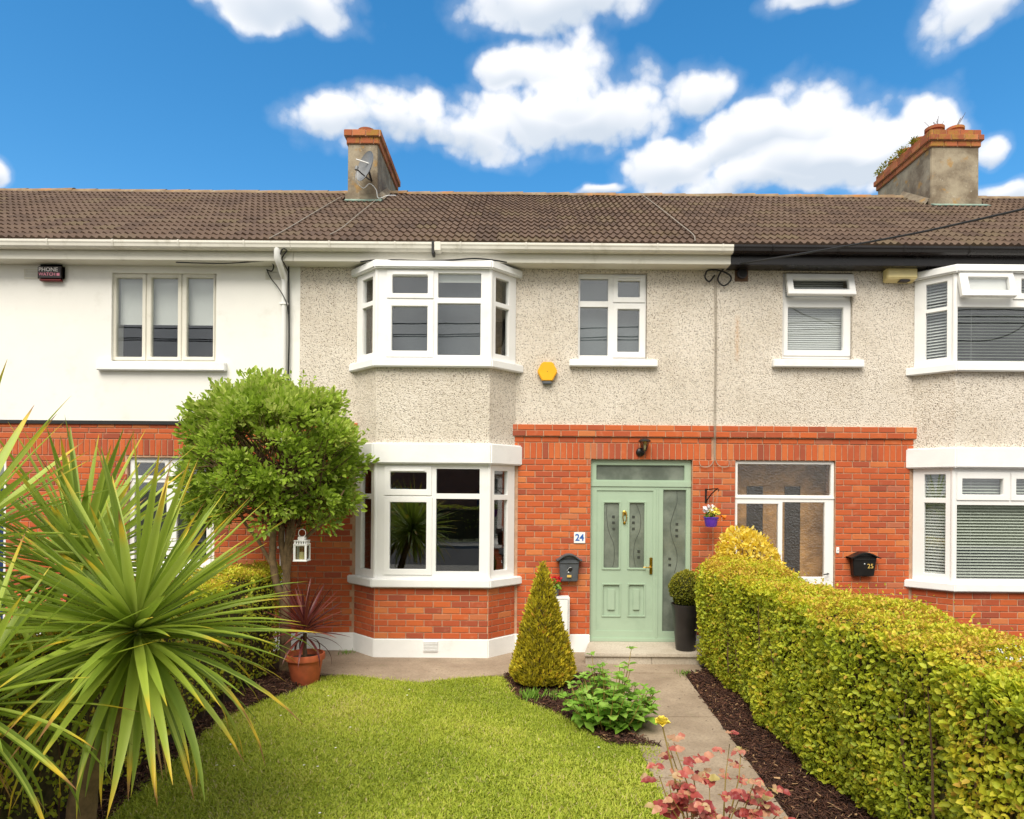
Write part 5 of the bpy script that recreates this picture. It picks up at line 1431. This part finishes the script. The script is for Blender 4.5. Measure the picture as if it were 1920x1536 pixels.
for k in range(4):
    Mz = Matrix.Rotation(R(90*k), 4, 'Z')
    for j in range(5): MB().box(-.06+j*.027, -.048+j*.027, -.072, -.066, h_+.012, h_+.04, Mz).build('grille_bar', M_UPVC, o)
MB().box(-.075, .075, -.075, .075, h_+.04, h_+.05).build('roof', M_UPVC, o, bevel=.003)
MB().box(-.038, .038, -.038, .038, h_+.05, h_+.09).build('chimney', M_UPVC, o, bevel=.004)
MB().tube([(.042*math.cos(t_), 0, h_+.13+.045*math.sin(t_)) for t_ in np.linspace(-math.pi*.5, math.pi*1.5, 20)], .004, 6).build('ring', M_UPVC, o, smooth=True)
MB().lathe([(.03, .013), (.03, .1), (.003, .104), (.002, .115)], 14).build('candle', M_CREAMP, o, smooth=True)

# ---- terracotta pot with purple cordyline
pc = GP(567, 1284); o = thing('potted_cordyline', 'terracotta pot with spiky purple cordyline beside the bay', 'potted plant', (pc.x, 7.62, 0.0))
MB().lathe([(.145, 0), (.152, .01), (.195, .27), (.218, .27), (.222, .30), (.218, .335), (.196, .335), (.19, .28), (.186, .27)], 30).build('pot', M_TERRA, o, smooth=True, angle=50)
MB().lathe([(.186, .275), (.1, .29), (.0, .295)], 20).build('compost', M_SOIL, o)
MB().tube([(0, 0, .28), (-.01, 0, .42), (-.005, 0, .56)], [.028, .024, .022], 10).build('trunk', M_PBARK, o, smooth=True)
def strap(curve, wid, nseg=8, fold=.22):
    """strap leaf of unit length along +X, bending down by curve (radians over its length)"""
    vs, tip = [], []
    x = z = 0.0; a = 0.0
    for i in range(nseg+1):
        t_ = i/nseg
        w_ = wid*(.55+1.6*t_ if t_ < .28 else 1.0*(1-((t_-.28)/.72)**2.2))*.5
        w_ = max(w_, .0008)
        nx_, nz_ = -math.sin(a), math.cos(a)
        vs += [(x+nx_*w_*fold*2, w_, z+nz_*w_*fold*2), (x, 0, z), (x+nx_*w_*fold*2, -w_, z+nz_*w_*fold*2)]
        tip += [t_]*3
        a -= curve*(2*t_+.3)/nseg/1.3
        x += math.cos(a)/nseg; z += math.sin(a)/nseg
    f = []
    for i in range(nseg):
        b_ = i*3
        f += [(b_, b_+1, b_+4, b_+3), (b_+1, b_+2, b_+5, b_+4)]
    return np.array(vs), np.array(f), np.array(tip)
def strap_set(key, m, wid, curves):
    out = []
    for c_ in curves:
        v, f, t_ = strap(c_, wid)
        me = npmesh('leaf', v, f, np.tile([.16, 0, .16], len(v)//3), t_, smooth=True); me.materials.append(m); out.append(me)
    return out
def rosette(parent, cen, axis, meshes, n, lmin, lmax, rg, up=1.0, low=-.55, twist=.25, name='leaf', front=0):
    """leaves radiating from a crown; high ones stiff, low ones drooping"""
    ax = Vector(axis).normalized(); q = Vector((0, 0, 1)).rotation_difference(ax)
    for i in range(n):
        z = low+(up-low)*((i+.5)/n); az_ = i*2.39996+rg.uniform(-.25, .25)
        rr_ = math.sqrt(max(0, 1-z*z)); d = q @ Vector((rr_*math.cos(az_), rr_*math.sin(az_), z))
        droop = 0 if z > .45 else (1 if z > -.0 else 2)
        me = meshes[min(len(meshes)-1, droop*2+int(rg.integers(0, 2)))]
        s_ = Vector((0, 0, 1)).cross(d)
        if s_.length < .1: s_ = Vector((1, 0, 0)).cross(d)
        s_.normalize(); u_ = d.cross(s_)
        T = Matrix(((d.x, s_.x, u_.x, 0), (d.y, s_.y, u_.y, 0), (d.z, s_.z, u_.z, 0), (0, 0, 0, 1)))
        ln = rg.uniform(lmin, lmax)*(1.0 if z > -.2 else .92)
        link(name, me, None, parent, M=Matrix.Translation(Vector(cen)+d*.03+ax*(.10*z)) @ T @ Matrix.Rotation(rg.uniform(-twist, twist), 4, 'X') @ Matrix.Diagonal((ln, ln*rg.uniform(.85, 1.1), ln, 1)))
red = strap_set('red', M_REDPALM, .075, (.02, .12, .25, .5, .9, 1.5))
rosette(o, (-.005, 0, .56), (0, -.05, 1), red, 58, .42, .58, np.random.default_rng(3), up=.99, low=.05)
rosette(o, (-.005, 0, .54), (0, -.05, 1), red, 9, .40, .5, np.random.default_rng(4), up=-.1, low=-.35)

# ---- conical golden conifer
rg = np.random.default_rng(51)
o = thing('cone_conifer', 'gold and green conifer clipped to a tall cone beside the lawn', 'conifer', (.30, 7.56, 0))
n = 15000; hgt = 1.42; z = 1-np.sqrt(rg.uniform(0, 1, n)); z = np.clip(z, 0, .995)
a_ = rg.uniform(0, 2*math.pi, n)
rad = .365*(1-z)**.92*(1+.05*np.sin(5*a_+9*z)+.04*np.sin(11*a_-20*z))
rad = np.where(z < .07, rad*(.86+2*z), rad)
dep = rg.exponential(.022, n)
P = np.c_[np.cos(a_)*(rad-dep+.01), np.sin(a_)*(rad-dep+.01), .07+z*(hgt-.09)]
out = np.c_[np.cos(a_), np.sin(a_), np.full(n, .35)]
D = out*.55+np.array([0, 0, .75])+unitv(n, rg)*.55
ci = (np.floor(a_*7+2*np.sin(z*30))*131+np.floor(z*27+1.3*np.sin(a_*9))*17).astype(int) % 997
hsh = rg.uniform(-1, 1, 997)[ci]; hs2 = rg.uniform(0, 1, 997)[ci]
P[:, :2] *= (1+.07*(hs2-.5))[:, None]
pat = hsh
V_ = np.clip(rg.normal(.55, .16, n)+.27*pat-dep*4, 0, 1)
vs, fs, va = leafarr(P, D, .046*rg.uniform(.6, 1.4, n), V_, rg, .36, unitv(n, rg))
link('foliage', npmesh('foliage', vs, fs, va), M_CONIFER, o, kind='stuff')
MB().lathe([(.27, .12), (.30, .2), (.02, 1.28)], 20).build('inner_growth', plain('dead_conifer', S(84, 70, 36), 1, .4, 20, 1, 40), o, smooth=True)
MB().tube([(0, 0, 0), (0, 0, .3)], [.05, .04], 8).build('trunk', M_BARK, o)

# ---- ball topiary in a tall black planter
pb = Vector((W(1285, 1216, 8.70).x, 8.70, zst))
o = thing('topiary_planter', 'tall black planter with a clipped box ball on the doorstep', 'potted plant', tuple(pb))
MB().lathe([(.118, 0), (.124, .012), (.172, .53), (.19, .575), (.192, .6), (.176, .6), (.165, .55)], 34).build('planter', M_PLANTER, o, smooth=True, angle=50)
n = 5200; rg = np.random.default_rng(61); d = unitv(n, rg)
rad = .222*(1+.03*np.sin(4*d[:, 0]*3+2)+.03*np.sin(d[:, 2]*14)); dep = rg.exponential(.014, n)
P = np.array([.015, 0, .80])+d*(rad-dep)[:, None]
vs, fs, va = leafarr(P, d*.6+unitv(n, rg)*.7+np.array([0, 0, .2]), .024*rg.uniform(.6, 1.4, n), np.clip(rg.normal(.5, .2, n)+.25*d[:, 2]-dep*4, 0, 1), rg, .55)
link('ball_foliage', npmesh('ball_foliage', vs, fs, va), M_BOX, o, kind='stuff')
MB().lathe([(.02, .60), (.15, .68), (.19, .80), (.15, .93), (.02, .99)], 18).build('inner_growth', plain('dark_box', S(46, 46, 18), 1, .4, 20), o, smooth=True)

# ---- fresh green leafy perennial by the path
rg = np.random.default_rng(71)
pm = (.88, 6.28)
o = thing('leafy_perennial', 'low bushy plant with broad fresh green leaves between lawn and path', 'plant', (pm[0], pm[1], 0))
mv = leaf_variants('mint', M_MINT, .66)
st = MB(); cnt = 0
def put_leaf(parent, me, p, d, nrm, s_, name='leaf'):
    d = Vector(d).normalized(); s2 = d.cross(Vector(nrm))
    if s2.length < .05: s2 = d.cross(Vector((1, .2, 0)))
    s2.normalize(); u2 = s2.cross(d)
    T = Matrix(((d.x, -s2.x, u2.x, 0), (d.y, -s2.y, u2.y, 0), (d.z, -s2.z, u2.z, 0), (0, 0, 0, 1)))
    return link(name, me, None, parent, M=Matrix.Translation(Vector(p)) @ T @ Matrix.Scale(s_, 4))
joinP = []
for i in range(52):
    a0 = rg.uniform(0, 6.283); r0 = math.sqrt(rg.uniform(0, 1))
    bx_, by_ = .42*r0*math.cos(a0), .46*r0*math.sin(a0); hh = (.54-.30*r0**2)*rg.uniform(.8, 1.1)
    if i == 0: bx_, by_, hh = .22, .25, .66
    if i == 1: bx_, by_, hh = -.12, .25, .60
    top_ = np.array([bx_*1.15, by_*1.1, hh]); bot = np.array([bx_*.55, by_*.55, 0])
    st.tube([bot, (bot+top_)/2+rg.normal(size=3)*.02, top_], [.006, .005, .003], 5)
    for lv in range(4):
        t_ = 1-lv*.22; c_ = bot+(top_-bot)*t_; sz = (.066+.03*lv)*rg.uniform(.85, 1.2)
        for k in range(2 if lv else 3):
            aa = a0+lv*1.57+k*(math.pi if lv else 2.09)+rg.uniform(-.3, .3)
            d_ = (math.cos(aa), math.sin(aa), .45-.22*lv+rg.uniform(-.15, .15))
            if cnt < 300 and rg.uniform() < .92: put_leaf(o, mv[int(rg.integers(0, 4))], c_, d_, (0, 0, 1), sz); cnt += 1
            else: joinP.append((c_, d_, sz))
if joinP:
    vs, fs, va = leafarr(np.array([j[0] for j in joinP]), np.array([j[1] for j in joinP], float), np.array([j[2] for j in joinP]), rg.uniform(0, 1, len(joinP)), rg, .62, np.tile([[0, 0, 1.]], (len(joinP), 1)))
    link('foliage', npmesh('foliage', vs, fs, va), M_MINT, o, kind='stuff')
st.build('stems', M_STEM, o)

# ---- rose bush in the foreground
rg = np.random.default_rng(81)
RY = 3.05
o = thing('rose_bush', 'rose bush with reddish leaves and one yellow bloom in the foreground', 'rose bush', (.92, RY, 0))
ob = Vector(o.location)
rv = leaf_variants('rose', M_ROSELEAF, .66, fold=.2)
stt = MB()
def rp_(px, py, dY=0): return W(px, py, RY+dY)-ob
def spray(tipx, tipy, dY, ncl, spread, size, base=(0.0, 0, .05)):
    ncl += 2; size *= 1.18; spread *= 1.25
    tip_ = rp_(tipx, tipy, dY); b_ = Vector(base); mid = b_.lerp(tip_, .6)+Vector((0, 0, .10))
    kx_ = Vector(rg.normal(size=3))*.035; kx_.z = 0
    stt.tube([b_, b_.lerp(mid, .35)+kx_, b_.lerp(mid, .7)+Vector((0, 0, .03))-kx_, mid, mid.lerp(tip_, .5)+kx_*.5, tip_], [.006, .0055, .005, .004, .003, .002], 6)
    for j in range(ncl):
        t_ = 1-.42*j/max(1, ncl-1); p = mid.lerp(tip_, max(0, (t_-.5)*2))+Vector(rg.normal(size=3))*spread*.35
        dd_ = Vector(rg.normal(size=3)); dd_.z = abs(dd_.z)*.2; dd_.y -= .4; dd_.normalize()
        stt.tube([p, p+dd_*spread], .0018, 4)
        sd_ = dd_.cross(Vector((0, 0, 1))).normalized()
        for k, (tt, ss) in enumerate(((1, 0), (.62, 1), (.62, -1), (.28, 1), (.28, -1))):
            put_leaf(o, rv[int(rg.integers(0, 4))], p+dd_*spread*tt, dd_*.8+sd_*ss+Vector((0, 0, rg.uniform(-.35, .15))), (rg.uniform(-.4, .4), -.5, .9), size*rg.uniform(.75, 1.15))
for a in ((1252, 1392, .1, 3, .05, .040), (1268, 1410, .0, 3, .05, .042), (1295, 1425, .05, 3, .05, .044), (1236, 1455, -.05, 3, .05, .044), (1255, 1470, -.1, 3, .055, .046),
          (1330, 1475, 0, 4, .06, .046), (1416, 1462, .0, 4, .06, .044), (1438, 1478, .02, 3, .05, .040), (1262, 1500, -.15, 4, .06, .046), (1300, 1505, -.1, 4, .06, .048),
          (1340, 1520, -.15, 4, .06, .048), (1385, 1500, 0, 3, .06, .04), (1465, 1520, 0, 3, .05, .040), (1410, 1530, -.1, 3, .06, .042), (1368, 1395, .15, 2, .05, .032), (1390, 1400, .2, 2, .05, .034)):
    spray(*a)
# bloom
bt = rp_(1241, 1357, .05); b_ = Vector((-.02, 0, .1)); stt.tube([b_, b_.lerp(bt, .5)+Vector((0, 0, .05)), bt], [.007, .005, .003], 6)
stt.build('stems', M_STEM, o, smooth=True)
for k in range(16):
    q = k*2.4; rr_ = .006+.0013*k
    v, f, a2 = leafarr(np.array([[0, 0, 0.]]), np.array([[math.cos(q)*rr_*40, math.sin(q)*rr_*40, 1.1-.06*k]]), [.044], np.array([.5]), rg, 1.1, np.array([[-math.cos(q), -math.sin(q), .6]]), .3)
    link('petal', npmesh('petal', v, f, a2), M_PETALY, o, M=Matrix.Translation(bt+Vector((0, 0, -.006))))

# ---- cordyline palms
def palm(name, label, base, crowns, nleaf, seed):
    o = thing(name, label, 'palm', tuple(base)); ob = Vector(o.location)
    rg = np.random.default_rng(seed)
    ms = strap_set('palm%d' % seed, M_PALM, .056, (.03, .10, .18, .34, .55, .95))
    dm = strap_set('dead%d' % seed, M_DEADLEAF, .03, (.2, .4, .5, .6, .4, .3))
    for (cen, axis, n, l0, l1, low, trunk) in crowns:
        c_ = Vector(cen)-ob
        pts = [Vector(p)-ob for p in trunk]+[c_-Vector((0, 0, .02))]
        k = len(pts); mbt = MB(); fine_ = []
        for i in range(k-1):
            for t_ in np.linspace(0, 1, 8, endpoint=False): fine_.append(pts[i].lerp(pts[i+1], t_))
        fine_.append(pts[-1]); m_ = len(fine_)
        mbt.tube(fine_, [(.085-.045*i/(m_-1))*(1+.06*(i % 2)) for i in range(m_)], 12)
        mbt.build('trunk', M_PBARK, o, smooth=True, angle=70)
        rosette(o, c_, axis, ms, n, l0, l1, rg, up=.98, low=low)
        rosette(o, c_-Vector((0, 0, .05)), (0, 0, 1), dm, 12, l0*.7, l1*.8, rg, up=-.6, low=-.93)
    return o
cA = W(258, 1196, 3.8)
palm('cordyline_palm', 'large spiky green cordyline palm nearest the camera on the left', (-2.45, 3.72, 0),
     [(cA, (.05, -.38, 1), 215, .80, 1.08, -.52, [(-2.45, 3.72, 0), (-2.42, 3.74, .5), (-2.28, 3.78, 1.0)])], 140, 5)
cB, cC, cD = W(150, 1075, 4.7), W(-75, 1030, 3.9), W(-60, 1330, 3.1)
palm('cordyline_palm', 'many-headed cordyline palm at the left edge behind the nearest one', (-3.2, 4.1, 0),
     [(cB, (.12, -.1, 1), 120, .85, 1.12, -.40, [(-3.2, 4.1, 0), (-3.2, 4.3, .6), (-3.1, 4.6, 1.2)]),
      (cC, (.25, -.2, 1), 75, .8, 1.05, -.55, [(-3.25, 4.1, 0), (-3.3, 4.0, .8)]),
      (cD, (.3, -.2, 1), 66, .65, .85, -.5, [(-3.15, 4.05, 0), (-2.9, 3.5, .5)])], 110, 6)

# ---- grass, bark mulch, litter
def grass(poly, dens, seed):
    rg = np.random.default_rng(seed); P_ = np.array(poly)
    x0_, y0_ = P_.min(0); x1_, y1_ = P_.max(0); y0_ = max(y0_, 3.7)
    n = int((x1_-x0_)*(y1_-y0_)*dens)
    x = rg.uniform(x0_, x1_, n); y = rg.uniform(y0_, y1_, n)
    k = inside(x+rg.normal(0, .045, n), y+rg.normal(0, .045, n), poly); x, y = x[k], y[k]
    pat = np.sin(x*2.3+1.1*np.sin(y*1.7))*np.sin(y*2.9+.8*np.sin(x*3.1))+.5*np.sin(x*7+y*5)*np.sin(y*8-x*3)
    bare = (np.sin(x*5.1+2*np.sin(y*2.2))*np.sin(y*4.3+1.7*np.sin(x*2.7)) > .72) & (rg.uniform(0, 1, len(x)) < .55)
    x, y, pat = x[~bare], y[~bare], pat[~bare]; n = len(x)
    h = rg.uniform(.014, .034, n)*(1+.25*pat); a = rg.uniform(0, 6.283, n); lean = rg.uniform(.4, 1.6, n)
    w = rg.uniform(.0022, .0042, n)*(1+.4*(y < 5.5))
    clo = rg.uniform(0, 1, n) < .35+.15*pat; h[clo] *= .5; w[clo] *= 2.3; lean[clo] = rg.uniform(.8, 1.6, clo.sum())
    cx_, sx_ = np.cos(a), np.sin(a)
    b0 = np.c_[x-sx_*w, y+cx_*w, np.full(n, .006)]; b1 = np.c_[x+sx_*w, y-cx_*w, np.full(n, .006)]
    m0 = np.c_[x-sx_*w*.8+cx_*h*lean*.35, y+cx_*w*.8+sx_*h*lean*.35, .006+h*.62]; m1 = np.c_[x+sx_*w*.8+cx_*h*lean*.35, y-cx_*w*.8+sx_*h*lean*.35, .006+h*.62]
    t0 = np.c_[x+cx_*h*lean-sx_*.0004, y+sx_*h*lean, .006+h]; t1 = np.c_[x+cx_*h*lean+sx_*.0004, y+sx_*h*lean, .006+h]
    v = np.stack([b0, b1, m1, m0, t1, t0], 1).reshape(-1, 3); i = np.arange(n)[:, None]*6
    f = np.concatenate([i+np.array([[0, 1, 2, 3]]), i+np.array([[3, 2, 4, 5]])], 0)
    pat2 = np.sin(x*1.3+2.1*np.sin(y*.9+1))*np.sin(y*1.7+1.4*np.sin(x*1.9))
    var = np.clip(rg.normal(.46, .22, n)+.17*pat+.2*pat2, 0, 1); var[clo] = np.clip(var[clo]-.12, 0, 1); var[rg.uniform(0, 1, n) < .04] = 1
    return npmesh('grass', v, f, np.repeat(var, 6))
link('grass', grass(lawn, 15000, 91), M_GRASS, None, label='short mown grass of the front lawn', cat='grass', kind='stuff')
def chips(polys, dens, seed):
    rg = np.random.default_rng(seed); V_, F_, A_ = [], [], []; o_ = 0
    for poly in polys:
        P_ = np.array(poly); x0_, y0_ = P_.min(0); x1_, y1_ = P_.max(0); n = int((x1_-x0_)*(y1_-y0_)*dens)
        x = rg.uniform(x0_, x1_, n); y = rg.uniform(y0_, y1_, n)
        k = inside(x+rg.normal(0, .02, n), y+rg.normal(0, .02, n), poly); x, y = x[k], y[k]; n = len(x)
        c_ = np.c_[x, y, rg.uniform(.004, .045, n)]
        d = unitv(n, rg)*np.array([1, 1, .35]); d /= np.linalg.norm(d, axis=1)[:, None]
        s_ = np.cross(d, unitv(n, rg)); s_ /= np.linalg.norm(s_, axis=1)[:, None]; u_ = np.cross(d, s_)
        L_ = rg.uniform(.010, .034, n)[:, None]; W_ = rg.uniform(.003, .008, n)[:, None]; T_ = rg.uniform(.001, .003, n)[:, None]
        v = np.stack([c_-d*L_-s_*W_, c_-d*L_+s_*W_, c_+d*L_+s_*W_*.6, c_+d*L_-s_*W_*.6, c_-d*L_*.8+u_*T_*2, c_+d*L_*.8+u_*T_*2], 1).reshape(-1, 3)
        i = np.arange(n)[:, None]*6+o_
        F_.append(np.concatenate([i+np.array([[0, 1, 2, 3]]), i+np.array([[1, 4, 5, 2]]), i+np.array([[4, 0, 3, 5]])], 0)); V_.append(v)
        a = np.clip(rg.normal(.42, .22, n), 0, 1); a[rg.uniform(0, 1, n) < .04] = 1; A_.append(np.repeat(a, 6)); o_ += n*6
    return npmesh('bark_mulch', np.concatenate(V_), np.concatenate(F_), np.concatenate(A_))
beds = [[(pathx(3.5)+.0, 3.5), (2.75, 3.5), (2.75, 8.3), (2.05, 8.07)],
        [tuple(GP(*p)[:2]) for p in ((945, 1268), (958, 1292), (975, 1312), (1008, 1326), (1050, 1340), (1085, 1362), (1112, 1378), (1145, 1398), (1240, 1404))]+[(1.06, 6.0), (1.06, 7.95), (.3, 8.02)],
        [(-2.95, 3.6), (-2.66, 3.6), (-2.76, 5.4), (-2.8, 6.2), (-2.66, 6.8), (-2.3, 7.75), (-2.95, 8.1)]]
link('bark_mulch', chips(beds, 5200, 92), M_MULCH, None, label='dark brown bark mulch on the planting beds', cat='mulch', kind='stuff')
def litter(n, seed):
    rg = np.random.default_rng(seed)
    x = np.concatenate([rg.uniform(1.1, 2.0, n), rg.uniform(-2.4, 1.0, n//2)]); y = np.concatenate([rg.uniform(3.9, 8.3, n), rg.uniform(7.75, 8.6, n//2)])
    m_ = len(x); P = np.c_[x, y, np.full(m_, .024)]
    v, f, a = leafarr(P, np.c_[rg.normal(size=(m_, 2)), np.full(m_, .05)], rg.uniform(.008, .028, m_), rg.uniform(0, 1, m_), rg, .5, np.tile([[0, 0, 1.]], (m_, 1)), .08)
    return npmesh('leaf_litter', v, f, a)
link('leaf_litter', litter(60, 93), M_MULCH, None, label='scattered dry leaves and crumbs on the concrete path', cat='leaf litter', kind='stuff')
def daisies(n, seed):
    rg = np.random.default_rng(seed); x = rg.uniform(-2.5, .9, n); y = rg.uniform(4.4, 7.4, n); k = inside(x, y, lawn); x, y = x[k], y[k]; n = len(x)
    P = np.repeat(np.c_[x, y, np.full(n, .032)], 5, 0); a = np.tile(np.arange(5)*1.257, n)
    v, f, va = leafarr(P, np.c_[np.cos(a), np.sin(a), np.full(5*n, .3)], np.full(5*n, .011), np.full(5*n, .5), rg, .7, np.tile([[0, 0, 1.]], (5*n, 1)))
    return npmesh('daisies', v, f, va)
link('daisies', daisies(14, 98), M_PETALW, None, label='tiny white daisies and petals dotted over the lawn', cat='daisies', kind='stuff')
# small weeds and bluebell leaves at the cone's foot
def tuft(x, y, n, h, seed, label, m=M_MINT):
    rg = np.random.default_rng(seed); o = thing('grass_tuft', label, 'plant', (x, y, 0))
    d = unitv(n, rg)*.55; d[:, 2] = 1
    P = np.c_[rg.normal(0, .06, n), rg.normal(0, .05, n), np.full(n, .005)]
    v, f, a = leafarr(P, d, h*rg.uniform(.6, 1.2, n), rg.uniform(0, .6, n), rg, .08)
    link('blades', npmesh('blades', v, f, a), m, o, kind='stuff')
tuft(.16, 7.02, 90, .12, 94, 'tuft of dark green blades in front of the cone conifer')
tuft(.42, 7.06, 60, .10, 95, 'small tuft of dark green blades under the cone conifer beside the bed')
tuft(2.03, 8.02, 40, .07, 96, 'small weed at the corner of the path below the step')
tuft(-2.27, 8.93, 60, .06, 97, 'low weed at the foot of the white plinth left of the bay')

# ================================================================== ACROSS THE STREET (seen only in the window reflections)
M_FARBR = plain('far_brick', S(150, 96, 76), .9, .15, 3)
for k in range(3):
    x0_ = -13.5+k*9; o = thing('opposite_house', ('left', 'middle', 'right')[k]+' brick house facing across the street', 'house', (x0_+4.2, -20, -.1))
    MB().panel(-4.2, 4.2, 0, 5.3, 0, .3, [(-3.2, -1.2, 1, 2.4), (1, 2, .1, 2.3), (-3.2, -1.2, 3.5, 4.7), (1, 2.6, 3.5, 4.7)], Matrix.Rotation(R(180), 4, 'Z')).build('wall', M_FARBR, o)
    for a, b, c_, d in ((-3.2, -1.2, 1, 2.4), (-3.2, -1.2, 3.5, 4.7), (1, 2.6, 3.5, 4.7)):
        w_ = MB().box(-b-.02, -a+.02, -.2, -.1, c_-.02, d+.02).build('window', M_GLASS, o)
        MB().panel(-b, -a, c_, d, -.08, -.02, [(-b+.08, (-a-b)/2-.04, c_+.08, d-.08), ((-a-b)/2+.04, -a-.08, c_+.08, d-.08)]).build('frame', M_UPVC, w_)
    MB().box(-2.0, -1.0, -.2, -.1, .1, 2.3).build('door', M_BLUE, o)
    MB().add([(-4.2, .4, 5.2), (4.2, .4, 5.2), (4.2, -3.8, 7.6), (-4.2, -3.8, 7.6), (-4.2, -8, 5.2), (4.2, -8, 5.2)], [(1, 0, 3, 2), (2, 3, 4, 5)]).build('roof', M_TILE, o)
    MB().box(-4.2, 4.2, -8, -.3, 0, 5.2).build('body', M_FARBR, o)
o = hedge('street_hedge', 'dark green hedge along the far pavement across the street', -12, -11.3, -14, 14, 1.5, 9000, 99, gold=.2, size=.09)
o.matrix_world = Matrix.Translation((0, -11.6, -.02)) @ Matrix.Rotation(R(90), 4, 'Z') @ Matrix.Translation((0, 0, 0))
